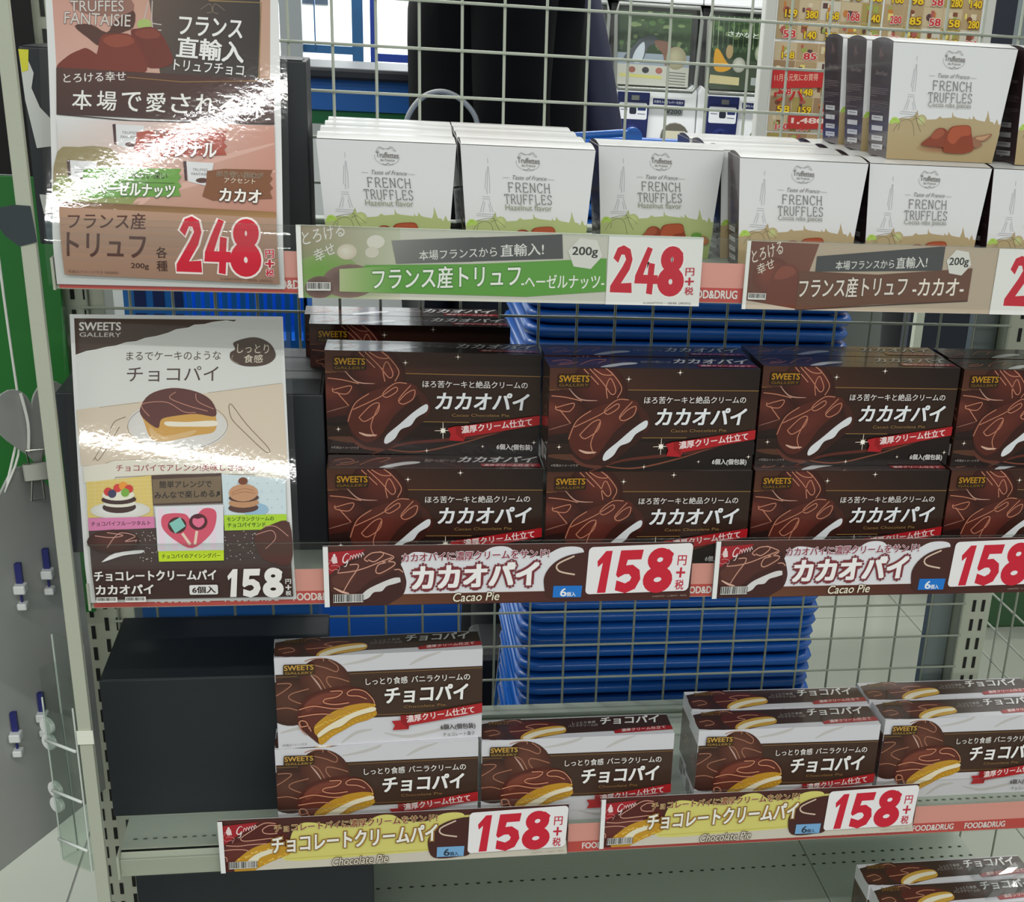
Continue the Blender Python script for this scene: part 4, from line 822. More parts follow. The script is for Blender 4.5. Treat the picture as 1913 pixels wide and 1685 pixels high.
prof = [(-2.2, .35), (2.4, .35), (2.4, 2.1), (.1, 2.15), (-.9, 2.05), (-1.5, 1.25), (-2.2, 1.05)]
MB().prism([(p[0], p[1]) for p in prof], 0, 1.7, 'y').build('body', V_W, van, .04, 2)
van_art = Art([(0, 0), (1, 0), (1, 1), (0, 1)], [(.1, 1.55), (.75, 1.55), (.75, .95), (.1, .95)])
van_art.text('経理', (.52, .42), (.80, .42), .16, (60, 60, 70), .02); van_art.text('や', (.32, .72), (.46, .72), .14, (70, 70, 80), .0); van_art.line([(.58, .48), (.58, .85)], .03, (60, 60, 70)); van_art.line([(.2, .2), (.2, .95)], .01, (150, 155, 170)); van_art.line([(.0, .14), (1, .1)], .03, (120, 130, 160))
link('lettering', van_art.mesh('van_lettering', PR_MATTE, lambda u, v, e: (u - .15, -.004 - e, v + .25)), van)
for x in (-1.4, 1.5): MB().tube([(x, -.02, .35), (x, .2, .35)], .34, 20).build('wheel', mat('tyre', (28, 28, 30), .8), van)
MB().box(-1.35, -.2, -.01, .0, 1.3, 1.95).build('side_window', mat('van_glass', (50, 60, 74), .1), van)

# ================================================================== shelving bay
COLS = range(-6, 19); GP = .0425; GR = .04423
WR = .0015
gm = empty('wire_mesh_panel', label='grey-green wire mesh back panel of the shelving bay', cat='mesh panel')
vw = MB().tube([(0, .0, -.80), (0, .0, .42)], WR, 8).mesh('wire', WIRE, smooth=True)
hw = MB().tube([(-.262, -.003, 0), (.768, -.003, 0)], WR, 8).mesh('wire', WIRE, smooth=True)
for c in COLS: o = link('wire', vw, gm); o.location = (c * GP, 0, 0)
for k in range(-9, 18): o = link('wire', hw, gm); o.location = (0, 0, -k * GR)
# neighbouring bay: its back mesh and a mesh side running away from us
g2 = empty('wire_mesh_panel', label='wire mesh panel of the next bay, right of the slotted post', cat='mesh panel')
for c in range(20, 34): o = link('wire', vw, g2); o.location = (c * GP - .012, 0, -.16)
g3 = empty('wire_mesh_panel', label='wire mesh side screen running back beyond the right slotted post', cat='mesh panel')
dwm = MB().tube([(.87, -.28, 0), (.87, .13, 0)], WR, 8).mesh('wire', WIRE, smooth=True)
for k in range(13, 22): o = link('wire', dwm, g3); o.location = (0, 0, -k * GR)
for k in range(4): o = link('wire', vw, g3); o.location = (.87, -.20 + .10 * k, -.5)

def slots(cx, y0, z0, z1, pitch, w, h, axis='x'):
    mb = MB(); z = z0
    while z < z1:
        for dx in (-.0062, .0062):
            if axis == 'x': mb.box(cx + dx - w / 2, cx + dx + w / 2, y0 - .0004, y0 + .004, z, z + h)
            else: mb.box(cx - .004, cx + .0004, y0 + dx - w / 2, y0 + dx + w / 2, z, z + h)
        z += pitch
    return mb
def upright(x0, x1, sx, label):
    r = empty('slotted_upright', label=label, cat='upright post')
    MB().box(x0, x1, .004, .055, FZ, .45).build('post', METAL, r, .002, 2)
    slots(sx, .0036, FZ + .05, .42, .0268, .0042, .016).build('slots', DARK, r, kind='stuff')
    return r
upright(.768, .806, .789, 'slotted steel post at the right end of the wire mesh')
ul = upright(-.3060, -.238, -.263, 'slotted steel post in the rear left corner of the bay')
er = empty('rear_panel', label='steel strip beside the right slotted post, shade painted in as grey', cat='panel')
MB().box(.738, .767, .03, .05, FZ, .45).build('panel_face', mat('shaded_strip', (120, 130, 130), .5), er, .001, 1)  # darker grey than the post: the shadow on this side is in the colour
fu = empty('slotted_upright', label='tall beige front upright at the left end of the shelves', cat='upright post')
MB().box(-.2435, -.2315, -.300, -.292, FZ, .45).build('post', METAL, fu, .0012, 2)
slots(-.2905, .0036, FZ + .04, .42, .0268, .0042, .016).build('slots', DARK, ul, kind='stuff')
bk = empty('base_back_panel', label='plain grey-green steel panel behind the lowest deck', cat='panel')
MB().box(-.237, .765, .0, .012, -.952, -.765).build('panel_face', DECK, bk, .001, 1)

SURF = {1: -.170, 2: -.4595, 3: -.7465}
LIP = {1: -.1925, 2: -.4815, 3: -.7730}
XE0, XE1 = -.2225, .7600
def food_strip(x0, x1, zb, phase, name):
    a = Art([(x0, -.035), (x1, -.035), (x1, 0), (x0, 0)], [(x0, .035), (x1, .035), (x1, 0), (x0, 0)])
    a.full((236, 164, 152)); a.poly([(x0, -.0130), (x1, -.0130), (x1, 0), (x0, 0)], (206, 80, 74))
    k0 = math.ceil((x0 - phase) / .0615) - 1; k = k0
    while True:
        xs = phase + k * .0615; k += 1
        if xs > x1: break
        if xs < x0 - .002 or xs + .048 > x1 + .002: continue
        a.text('FOOD&DRUG', (xs, -.0036), (xs + .048, -.0036), .0072, (246, 236, 232), .03)
    return a.mesh(name, PR_CARD, lambda u, v, e: (u, -.2838 - e, zb + .001 + v))
def shelf(n, label, strip_x0, phase):
    zs, zb = SURF[n], LIP[n]
    r = empty('metal_shelf', label=label, cat='shelf')
    MB().prism([(-.2755, zs), (-.002, zs), (-.002, zs - .025), (-.004, zs - .025), (-.004, zs - .003), (-.2755, zs - .003)], XE0, XE1).build('deck', DECK, r)
    MB().prism([(-.2755, zs + .0002), (-.2755, zs - .004), (-.2800, zs - .0075), (-.2832, zs - .0075), (-.2832, zb), (-.2812, zb), (-.2812, zb + .004), (-.2780, zb + .004), (-.2740, zs - .012), (-.2720, zs + .0002)][::-1], XE0, XE1).build('price_rail', METAL, r, .0005, 1)
    MB().box(XE0, XE1, -.2838, -.2832, zb + .0005, zb + .0025).build('rail_ridge', METAL, r)
    MB().box(XE0, XE1, -.030, -.004, zs, zs + .005).build('rear_step', DECK, r, .001, 1)
    mb = MB()
    for yy in (-.262,) if n != 3 else (-.258,):
        x = XE0 + .012
        while x < XE1: mb.add([(x + .0026 * math.cos(t), yy + .0017 * math.sin(t), zs + .0003) for t in (math.pi * k / 4 for k in range(8))], [tuple(range(8))]); x += .0095
    mb.build('perforations', mat('perforation', (92, 94, 86), .8), r, kind='stuff')
    MB().box(XE0 - .002, XE0, -.2885, -.270, zb, zb + .026).build('end_cap', METAL, r)
    gy = {1: -.2892, 2: -.2865, 3: -.2865}[n]; gt = {1: -.1345, 2: -.4185, 3: -.7030}[n]
    MB().box(XE0 + .002, XE1, gy, gy + .0009, zb + .001, gt).build('price_channel', GUARD, r)
    MB().tube([(XE0 + .002, gy, gt), (XE1, gy, gt)], .0006, 6).build('channel_rim', ACRYL, r)
    if strip_x0 is not None: link('promo_strip', food_strip(strip_x0, XE1, zb, phase, 'promo_strip'), r)
    return r
shelf(1, 'upper steel shelf carrying the truffle cartons', XE0 + .002, .3097)
shelf(2, 'middle steel shelf carrying the dark cacao cartons', XE0 + .002, -.0440)
shelf(3, 'lower steel shelf carrying the white pie cartons, bare rail at left', .225, .6095)
# base deck, two sheets meeting at a seam
bd = empty('base_deck', label='lowest grey-green steel deck with rows of small holes', cat='shelf')
for x0, x1 in ((-.235, .5765), (.5775, .80)): MB().box(x0, x1, -.42, -.002, -.962, -.950).build('deck_sheet', DECK, bd, .0012, 2)
MB().box(-.235, .80, -.422, -.41, FZ + .02, -.952).build('kick_panel', METAL, bd)
mb = MB()
for yy, xa, xb in ((-.077, .0, .80), (-.056, .56, .80)):
    x = xa
    while x < xb: mb.add([(x + .0028 * math.cos(t), yy + .0018 * math.sin(t), -.9497) for t in (math.pi * k / 4 for k in range(8))], [tuple(range(8))]); x += .0135
mb.build('perforations', mat('perforation_dark', (44, 46, 42), .8), bd, kind='stuff')

# ================================================================== black boxes at the left end
def black_box(x0, x1, y0, y1, z0, z1, label):
    r = empty('black_filler_box', (x0, y0, z0), label=label, cat='box', group='black filler boxes')
    w, d, h = x1 - x0, y1 - y0, z1 - z0
    MB().box(0, w, 0, d, 0, h).build('carton', BLACKCARD, r, .0012, 2)
    MB().box(.003, w - .003, -.0002, d * .45, h - .0002, h + .0010).build('top_flap', BLACKCARD, r, .0004, 1)
    del r['group']
    return r
b1 = black_box(-.2500, -.0185, -.2000, -.1000, SURF[1], -.0100, 'black box behind the upper laminated poster, torn label on its edge')
black_box(-.2520, -.0133, -.1990, -.0080, SURF[2], -.3030, 'black box behind the lower laminated poster')
black_box(-.2385, -.0200, -.2130, -.0600, SURF[3], -.5900, 'tall black box left of the white pie cartons')
black_box(-.2260, .0225, -.2000, -.0600, -.950, -.815, 'black box on the lowest deck, bottom edge of view')
tp = MB().add([(0, -.0006, 0), (.004, -.0006, 0), (.010, -.0006, -.018), (.007, -.0006, -.030), (.012, -.0006, -.045), (.020, -.0006, -.054), (.018, -.0006, -.076), (.006, -.0006, -.078), (.001, -.0006, -.04)], [tuple(range(9))])
for v_ in range(9): tp.v[v_] = (tp.v[v_][0] - .000, tp.v[v_][1], tp.v[v_][2] + .158)
o = tp.build('torn_label', mat('torn_paper', (206, 208, 204), .7), b1)
MB().add([(0, -.0008, .158), (.008, -.0008, .158), (.006, -.0008, .142), (.001, -.0008, .140)], [(0, 1, 2, 3)]).build('yellow_sticker', mat('sticker_yellow', (214, 210, 60), .6), b1)
tape = MB(); tape.box(.006, .062, -.0008, .0, .002, .024); tape.build('grey_tape', mat('grey_tape', (92, 108, 114), .4, bump=.8, nscale=120), b1)
tape2 = MB().add([(.006, -.0010, .026), (.055, -.0010, .028), (.060, -.0010, .038), (.040, -.0010, .036), (.030, -.0010, .042), (.004, -.0010, .042)], [tuple(range(6))]); tape2.build('torn_paper_patch', mat('torn_paper', (206, 208, 204), .7), b1)
# end of the tape folded around the post
tg = MB().add([(-.2650, -.3006, -.128), (-.2440, -.3008, -.1235), (-.2320, -.3012, -.1240), (-.2300, -.3012, -.1520), (-.2440, -.3008, -.1560), (-.2540, -.3004, -.148)], [tuple(range(6))])
tag(tg.build('tape_flap', mat('tape_dark', (44, 54, 60), .5)), 'dark tape flap stuck across the beige front upright', 'tape')

# ================================================================== posters
p1 = make_poster(poster_truffle(), poster_surface(-.2862, -.1880, -.2216, .425, -1.3, .30, .127, .09, 0.), PHT, PHT)
tag(p1, 'laminated truffle poster priced 248 standing on the upper shelf rail', 'poster')
p2 = make_poster(poster_pie(), poster_surface(-.2856, -.4750, -.2236, .360, .60, .18, .150, .09, -.022), PHT, PHT)
tag(p2, 'laminated pie poster priced 158 standing on the middle shelf rail', 'poster')

# ================================================================== price cards
def place(o, x, y, z, rz=0., **k):
    o.location = (x, y, z); o.rotation_euler = (0, 0, rz); return tag(o, **k)
G_C = 'price cards in the shelf channels'
place(make_card(card_truffle(True), 'card_hazelnut'), -.0280, -.2876, -.1945, label='green truffle price card on the upper shelf rail, 248', cat='price card', group=G_C)
place(make_card(card_truffle(False), 'card_cocoa'), .3620, -.2876, -.1960, label='brown truffle price card on the upper shelf rail, right end', cat='price card', group=G_C)
c2 = place(make_card(card_pie(True), 'card_cacao'), -.0154, -.2885, -.4817, label='dark cacao pie price card on the middle rail, beside the poster', cat='price card', group=G_C)
place(copy_tree(c2), .3568, -.2885, -.4808, label='second dark cacao pie price card, right end of the middle rail', cat='price card', group=G_C)
c3 = place(make_card(card_pie(False), 'card_vanilla'), -.1262, -.2885, -.7705, label='yellow chocolate pie price card on the lower rail, left one', cat='price card', group=G_C)
place(copy_tree(c3), .2575, -.2885, -.7655, label='yellow chocolate pie price card on the lower rail, right one', cat='price card', group=G_C)

# ================================================================== cake cartons
cac = make_cake_box('cacao'); van_b = make_cake_box('vanilla')
used = {}
def put(proto, x, y, z, rz, label, group, cat='cake box'):
    o = proto if id(proto) not in used else copy_tree(proto)
    used[id(proto)] = 1
    return place(o, x, y, z, rz, label=label, cat=cat, group=group)
S2, S3 = SURF[2] + .0002, SURF[3] + .0002
GC = 'dark cacao pie cartons on the middle shelf'
L = [(-.0108, -.2500, 0, -.010, 'dark cacao pie carton, lower one beside the lower poster'),
     (.1935, -.2590, 0, .0, 'dark cacao pie carton, second column, under another'),
     (.3985, -.2585, 0, .0, 'dark cacao pie carton, third column, under another'),
     (.6030, -.2580, 0, .0, 'dark cacao pie carton at the right end, under another'),
     (-.0109, -.2034, 1, -.036, 'dark cacao pie carton, upper one beside the lower poster, set back'),
     (.1930, -.2603, 1, .0200, 'dark cacao pie carton, second column, on top'),
     (.4015, -.2420, 1, .0043, 'dark cacao pie carton, third column, on top'),
     (.6060, -.2450, 1, .0, 'dark cacao pie carton at the right end, on top')]
for x, y, k, a, l in L: put(cac, x, y, S2 + k * .1002, a, l, GC)
for i, (x, y) in enumerate(((.1940, -.210), (.4020, -.196), (.6090, -.198))):
    put(cac, x, y, S2 + .1002, 0, 'dark cacao pie carton directly behind the top one, ' + ('second column', 'third column', 'right end')[i], GC)
    put(cac, x, y, S2, 0, 'dark cacao pie carton in the lower layer, second row deep, ' + ('second column', 'third column', 'right end')[i], GC)
# two cartons standing higher at the back
for i, (x, y) in enumerate(((-.0290, -.0900), (-.0350, -.0450))):
    for k in range(2): put(cac, x, y, S2 + k * .1002, 0, 'dark cacao pie carton at the back by the mesh, ' + ('front' if i == 0 else 'rear') + ' pile, ' + ('bottom' if k == 0 else 'top'), GC)
GV = 'white chocolate pie cartons on the lower shelf'
VL = [(-.0700, -.2640, 0, .020, 'white pie carton, lower one of the left pair'),
      (-.0662, -.2632, 1, .046, 'white pie carton, upper one of the left pair'),
      (.1350, -.2626, 0, .006, 'white pie carton alone, between the two groups'),
      (.3640, -.2583, 0, -.004, 'white pie carton, front, left of the right-hand group'),
      (.3665, -.2120, 0, -.006, 'white pie carton directly behind the left of the right-hand group'),
      (.5745, -.2500, 0, .004, 'white pie carton, front, at the right end of the lower shelf'),
      (.5720, -.2040, 0, .0, 'white pie carton, second row, at the right end of the lower shelf')]
for x, y, k, a, l in VL: put(van_b, x, y, S3 + k * .1002, a, l, GV)
for i, y in enumerate((-.2692, -.3135)): put(van_b, .5750 + .002 * i, y, -.9498, 0, 'white pie carton on the lowest deck, ' + ('rear' if i == 0 else 'front') + ' one', 'white chocolate pie cartons on the lowest deck')
# torn wrapping lying on the lowest deck's cartons
wr = MB(); rr = random.Random(4)
n = 9; P_ = [[(.70 + .012 * i + rr.uniform(-.003, .003), -.310 + .009 * j, -.8490 + rr.uniform(0, .009)) for i in range(n)] for j in range(8)]
wr.add([p for q in P_ for p in q], [(j * n + i, j * n + i + 1, (j + 1) * n + i + 1, (j + 1) * n + i) for j in range(7) for i in range(n - 1)])
tag(wr.build('plastic_wrap', clear_mat('crumpled_wrap', (.92, .93, .93), .16, .12)), 'crumpled clear wrap lying on the lowest white pie cartons', 'wrap')

# ================================================================== truffle cartons
hz = make_truffle_box(True); co = make_truffle_box(False)
S1 = SURF[1] + .0002; T = 'truffle box'
GH, GCo = 'white and green hazelnut truffle cartons', 'white and brown cocoa truffle cartons'
for i, (y, dx) in enumerate(((-.2320, 0), (-.1705, .001), (-.1120, .0035), (-.0630, .0055))):
    put(hz, -.0111 + dx, y, S1, 0, 'hazelnut truffle carton, first column by the black box, ' + ('front', 'second row', 'third row', 'last row')[i], GH, T)
for i, (y, dx) in enumerate(((-.2300, 0), (-.1700, .0), (-.1110, .001), (-.0610, .002))):
    put(hz, .1118 + dx, y, S1, -.012, 'hazelnut truffle carton, second column, ' + ('front', 'second row', 'third row', 'last row')[i], GH, T)
put(hz, .2414, -.1831, S1, 0, 'hazelnut truffle carton, third column, alone beside the cocoa cartons', GH, T)
put(co, .3610, -.2420, S1, -.06, 'cocoa truffle carton, front, showing its brown side at the gap', GCo, T)
for i, y in enumerate((-.176, -.116, -.062)):
    put(co, .3600 - .003 * i, y, S1, 0, 'cocoa truffle carton behind the one showing its side, ' + ('second row', 'third row', 'last row')[i], GCo, T)
for c_, x in enumerate((.4835, .6050)):
    for i, y in enumerate((-.2440, -.184, -.124, -.064)):
        put(co, x, y, S1, 0, 'cocoa truffle carton, lower layer, ' + ('under the raised pile', 'right end')[c_] + ', ' + ('front', 'second row', 'third row', 'last row')[i], GCo, T)
for i, (x, y) in enumerate(((.4975, -.2290), (.4960, -.1610), (.4950, -.0930))):
    put(co, x, y, S1 + TH + .0034, -.01, 'cocoa truffle carton on top of the layer, ' + ('front, facing us', 'second', 'rearmost')[i], GCo, T)
for i, (x, y) in enumerate(((.6230, -.2350), (.6230, -.1700))):
    put(co, x, y, S1 + TH + .0034, 0, 'cocoa truffle carton on top at the right edge, ' + ('front', 'rear')[i], GCo, T)
# ================================================================== behind the mesh: baskets
def basket_mesh(slotted=True):
    """tapered shopping basket with a double rim"""
    mb = MB()
    W2, D2, H = .202, .140, .205
    def ring(sx, sy, z, r=.03, n=5):
        pts = []
        for cx, cy, a in ((sx - r, sy - r, 0), (-sx + r, sy - r, 90), (-sx + r, -sy + r, 180), (sx - r, -sy + r, 270)):
            for k in range(n): t = math.radians(a + 90 * k / (n - 1)); pts.append((cx + r * math.cos(t), cy + r * math.sin(t), z))
        return pts
    prof = [(-.040, 0), (-.036, .02), (-.014, H - .030), (-.012, H - .017), (.001, H - .0165), (.008, H - .013), (.011, H - .007), (.009, H - .002), (.004, H), (-.0110, H - .001), (-.0138, H - .02), (-.0372, .022), (-.0390, .003)]
    rings = [ring(W2 + d, D2 + d, z) for d, z in prof]; n = len(rings[0])
    fs = [(i * n + k, i * n + (k + 1) % n, (i + 1) * n + (k + 1) % n, (i + 1) * n + k) for i in range(len(rings) - 1) for k in range(n)]
    fs += [tuple(range(n))[::-1], tuple((len(rings) - 1) * n + k for k in range(n))]
    return mb.add([p for q in rings for p in q], fs)
bk_me = basket_mesh().mesh('basket', BLUE, smooth=True)
PB = .0185; nb = 0; z = FZ + .002
top_z = -.110
n_b = int((top_z - .205 - z) / PB) + 1
rr = random.Random(9)
for i in range(n_b):
    zz = z + i * PB
    o = link('shopping_basket', bk_me); o.location = (.4330 + rr.uniform(-.0022, .0022), .335 + rr.uniform(-.003, .003), zz); o.rotation_euler = (0, 0, rr.uniform(-.006, .006))
    k = n_b - i; sf = 'th' if 10 <= k % 100 <= 20 else {1: 'st', 2: 'nd', 3: 'rd'}.get(k % 10, 'th')
    tag(o, f'blue shopping basket, {k}{sf} from the top of the nested stack', 'basket', 'blue shopping baskets nested in one stack')
    last = o
last['label'] = 'topmost blue shopping basket of the tall stack, handle raised'; del last['group']
for sy in (-1,):
    MB().tube([(-.170, sy * .146, .200), (-.165, sy * .150, .226), (-.105, sy * .152, .232), (-.092, sy * .150, .229)], .0045, 8).build('handle', BLUE, last, smooth=True)
    MB().tube([(-.092, sy * .158, .229), (-.092, sy * .144, .229)], .010, 16).build('handle_pivot', BLUE, last)
# a single basket hanging high at the left, its slotted side towards us
lb = empty('shopping_basket', (-.140, .20, -.335), label='light blue slotted basket seen behind the lower poster', cat='basket')
mb = MB()
for k in range(21):
    x = -.098 + k * .0098
    if k < 7: continue
    mb.box(x - .0030, x + .0030, -.075, -.0725, .008, .075)
mb.box(-.10, .10, -.0755, -.072, -.004, .010); mb.box(-.10, .10, -.0755, -.072, .068, .085); mb.box(-.10, -.034, -.0755, -.072, .010, .068)
mb.box(-.10, -.097, -.075, .075, -.004, .085); mb.box(.097, .10, -.075, .075, -.004, .085); mb.box(-.10, .10, .072, .075, -.004, .085); mb.box(-.1, .1, -.075, .075, -.006, -.004)
mb.build('basket_body', mat('light_blue_plastic', (24, 120, 220), .35), lb)
MB().tube([(-.10, -.078, .086), (.10, -.078, .086), (.10, .078, .086), (-.10, .078, .086)], .004, 8, closed=True).build('rim', BLUE, lb)
for k in range(3):
    for j in range(2): MB().box(-.088 + .02 * k, -.076 + .02 * k, -.0768, -.0755, .018 + .028 * j, .038 + .028 * j).build('slot_hole', mat('slot_navy', (10, 40, 110), .6), lb)
lbs = empty('shopping_basket_pile', (-.140, .20, FZ), label='pile of dark blue baskets under the light blue slotted one', cat='basket')
for k in range(10): MB().box(-.128 + .001 * (k % 2), .10, -.074, .074, .0 + k * .094, .086 + k * .094).build('basket', BLUED, lbs, .006, 2)
bt = empty('blue_tub', (.052, .58, FZ), label='plain blue tub seen through the mesh above the white pie cartons', cat='tub')
MB().add([(-.095, -.08, 0), (.095, -.08, 0), (.095, .08, 0), (-.095, .08, 0), (-.112, -.10, .50), (.112, -.10, .50), (.112, .10, .50), (-.112, .10, .50)], [(0,3,2,1),(4,5,6,7),(0,1,5,4),(1,2,6,5),(2,3,7,6),(3,0,4,7)]).build('tub_body', mat('blue_tub_plastic', (28, 108, 196), .5), bt, .006, 2)
MB().box(-.118, .118, -.106, .106, .49, .505).build('tub_rim', BLUED, bt, .004, 2)
# blue bench with black top in front of the window
cb = empty('blue_counter', (-.02, 1.42, FZ), label='blue counter with a black top edge and green band under the window', cat='counter')
MB().box(-.6, .36, -.08, .22, 1.144, 1.205).build('blue_front', mat('counter_blue', (26, 104, 190), .45), cb, .002, 1)
MB().box(-.62, .38, -.11, .24, 1.200, 1.222).build('black_top', mat('counter_black', (26, 28, 36), .35), cb, .006, 2)
MB().box(-.6, .36, -.07, .22, 1.118, 1.144).build('green_band', mat('counter_green', (24, 112, 60), .5), cb, .002, 1)

for x in (-.56, .33): MB().box(x - .02, x + .02, .0, .04, 0, 1.118).build('leg', METAL, cb)
# ---- people
def skin_body(name, pts, edges, rad, m, parent, sub=2):
    me = bpy.data.meshes.new(name); me.from_pydata(pts, edges, []); o = link(name, me, parent)
    md = o.modifiers.new('s', 'SKIN'); md.use_smooth_shade = True
    sv = me.skin_vertices[0].data
    for i, r in enumerate(rad): sv[i].radius = (r, r) if isinstance(r, (int, float)) else r
    for v in sv: v.use_root = False
    sv[0].use_root = True
    sd = o.modifiers.new('b', 'SUBSURF'); sd.levels = sub; sd.render_levels = sub
    dg = bpy.context.evaluated_depsgraph_get(); nm = bpy.data.meshes.new_from_object(o.evaluated_get(dg))
    o.modifiers.clear(); o.data = nm; nm.materials.clear(); nm.materials.append(m)
    for p in nm.polygons: p.use_smooth = True
    return o
def bulk(o, sx, sy, about=(0, 0)):
    for v in o.data.vertices: v.co.x = about[0] + (v.co.x - about[0]) * sx; v.co.y = about[1] + (v.co.y - about[1]) * sy
SKIN = mat('skin', (206, 160, 132), .5); COAT = mat('black_coat', (11, 11, 14), .9, spec=.12, noise=.2, nscale=14, bump=.3); NAVY = mat('navy_jacket', (30, 34, 62), .6, noise=.15, nscale=20); TROUS = mat('dark_trousers', (26, 26, 30), .8); SHOE = mat('black_shoe', (18, 18, 20), .45); HAIR = mat('black_hair', (20, 17, 16), .5)
def person(x, y, rz, label, coat, coat_long=True, lean=0.):
    r = empty('person', (x, y, FZ), rz, label=label, cat='person')
    L = lean
    P = [(0, 0, .92), (0, .01, 1.12), (0, .02 + L * .5, 1.34), (0, .02 + L, 1.46), (0, .02 + L, 1.56), (0, -.01 + L, 1.64), (0, -.0 + L, 1.74),
         (.10, 0, .88), (.105, .0, .48), (.11, .01, .09), (.115, -.10, .035), (-.10, 0, .88), (-.105, 0, .48), (-.11, .01, .09), (-.115, -.10, .035),
         (.16, .02 + L, 1.42), (.185, .03 + L, 1.14), (.19, -.08 + L, .92), (.19, -.11 + L, .84), (-.16, .02 + L, 1.42), (-.185, .03 + L, 1.14), (-.19, -.08 + L, .92), (-.19, -.11 + L, .84)]
    E_ = [(0, 1), (1, 2), (2, 3), (3, 4), (4, 5), (5, 6), (0, 7), (7, 8), (8, 9), (9, 10), (0, 11), (11, 12), (12, 13), (13, 14), (3, 15), (15, 16), (16, 17), (17, 18), (3, 19), (19, 20), (20, 21), (21, 22)]
    R_ = [.15, .13, .15, .10, .055, .085, .075, .09, .058, .042, .035, .09, .058, .042, .035, .055, .044, .03, .032, .055, .044, .03, .032]
    skin_body('body', P, E_, R_, SKIN, r)
    # trousers and coat are their own slightly larger garments
    skin_body('trousers', [P[0], P[7], P[8], (.11, .01, .10), P[11], P[12], (-.11, .01, .10)], [(0, 1), (1, 2), (2, 3), (0, 4), (4, 5), (5, 6)], [.165, .108, .078, .066, .108, .078, .066], TROUS, r)
    cl = [(0, 0, .86 if coat_long else .95), P[1], P[2], P[3], (0, .02 + L, 1.50), P[15], P[16], (.195, -.07 + L, .94), P[19], P[20], (-.195, -.07 + L, .94)]
    o = skin_body('coat', cl, [(0, 1), (1, 2), (2, 3), (3, 4), (3, 5), (5, 6), (6, 7), (3, 8), (8, 9), (9, 10)], [.185, .165, .17, .115, .07, .078, .066, .05, .078, .066, .05], coat, r)
    # head details
    for s_ in (-1, 1):
        MB().tube([(s_ * .03, -.088 + L, 1.66), (s_ * .03, -.080 + L, 1.66)], .010, 8).build('eye', mat('eye_dark', (30, 24, 22), .3), r)
        sh = MB().tube([(s_ * .11, .07, .035), (s_ * .112, .0, .045), (s_ * .115, -.10, .034), (s_ * .116, -.16, .026)], [.040, .046, .042, .026], 10); sh.build('shoe', SHOE, r, smooth=True)
    MB().tube([(0, -.105 + L, 1.635), (0, -.085 + L, 1.665)], [.012, .006], 8).build('nose', SKIN, r)
    MB().tube([(-.022, -.092 + L, 1.60), (.022, -.092 + L, 1.60)], .005, 6).build('mouth', mat('lips', (150, 84, 80), .5), r)
    hr = MB().tube([(0, .03 + L, 1.60), (0, .025 + L, 1.68), (0, .015 + L, 1.75), (0, .01 + L, 1.775)], [.078, .098, .082, .03], 14); hr.build('hair', HAIR, r, smooth=True)
    # five fingers a hand
    for s_ in (-1, 1):
        for k in range(4): MB().tube([(s_ * .19 + (k - 1.5) * .014, -.12 + L, .82), (s_ * .19 + (k - 1.5) * .015, -.135 + L, .785), (s_ * .19 + (k - 1.5) * .015, -.13 + L, .755 + abs(k - 1.5) * .008)], [.010, .009, .007], 7).build('finger', SKIN, r, smooth=True)
        MB().tube([(s_ * .167, -.125 + L, .85), (s_ * .150, -.145 + L, .82), (s_ * .151, -.148 + L, .80)], [.011, .010, .008], 7).build('finger', SKIN, r, smooth=True)
    return r
pA = person(.268, 1.02, math.radians(96), 'person in a black coat with a navy front edge, seen from the side', COAT)
jk = MB().tube([(.03, -.085, 1.50), (.03, -.120, 1.40), (.03, -.150, 1.28), (.03, -.175, 1.15), (.03, -.19, .98)], [.030, .040, .042, .046, .05], 10); jk.build('navy_panel', NAVY, pA, smooth=True)
tag(MB().tube(cr([(.0905, .80, -.160), (.094, .80, -.125), (.115, .80, -.095), (.145, .80, -.083), (.175, .80, -.092), (.200, .80, -.118), (.208, .80, -.160)], 5), .0042, 8).build('bag_handle', mat('grey_tube', (150, 154, 158), .3), smooth=True), 'grey curved bag handle in front of the person in black', 'handle')
person(1.625, 2.15, math.radians(184), 'person in dark trousers standing beyond the basket stack', mat('dark_jacket', (36, 38, 44), .7), False)
# cart legs of chrome behind the stack
ct = empty('trolley', (.235, .62, FZ), label='black and chrome trolley frame left of the basket stack', cat='trolley')
CH_ = mat('chrome', (190, 192, 196), .12, 1.)
MB().tube([(.015, 0, .02), (.0, 0, .22), (.010, .0, .34), (.05, .0, .37)], .009, 10).build('chrome_leg', CH_, ct, smooth=True)
MB().tube([(.045, 0, .02), (.03, 0, .20), (.04, .0, .30), (.08, .0, .33)], .009, 10).build('chrome_leg', CH_, ct, smooth=True)
MB().box(-.04, .12, .05, .2, .10, .30).build('black_box_body', mat('trolley_black', (18, 18, 22), .5), ct, .02, 3)
for x in (-.02, .09): MB().tube([(x, .02, .035), (x, .045, .035)], .034, 16).build('wheel', DARK, ct)

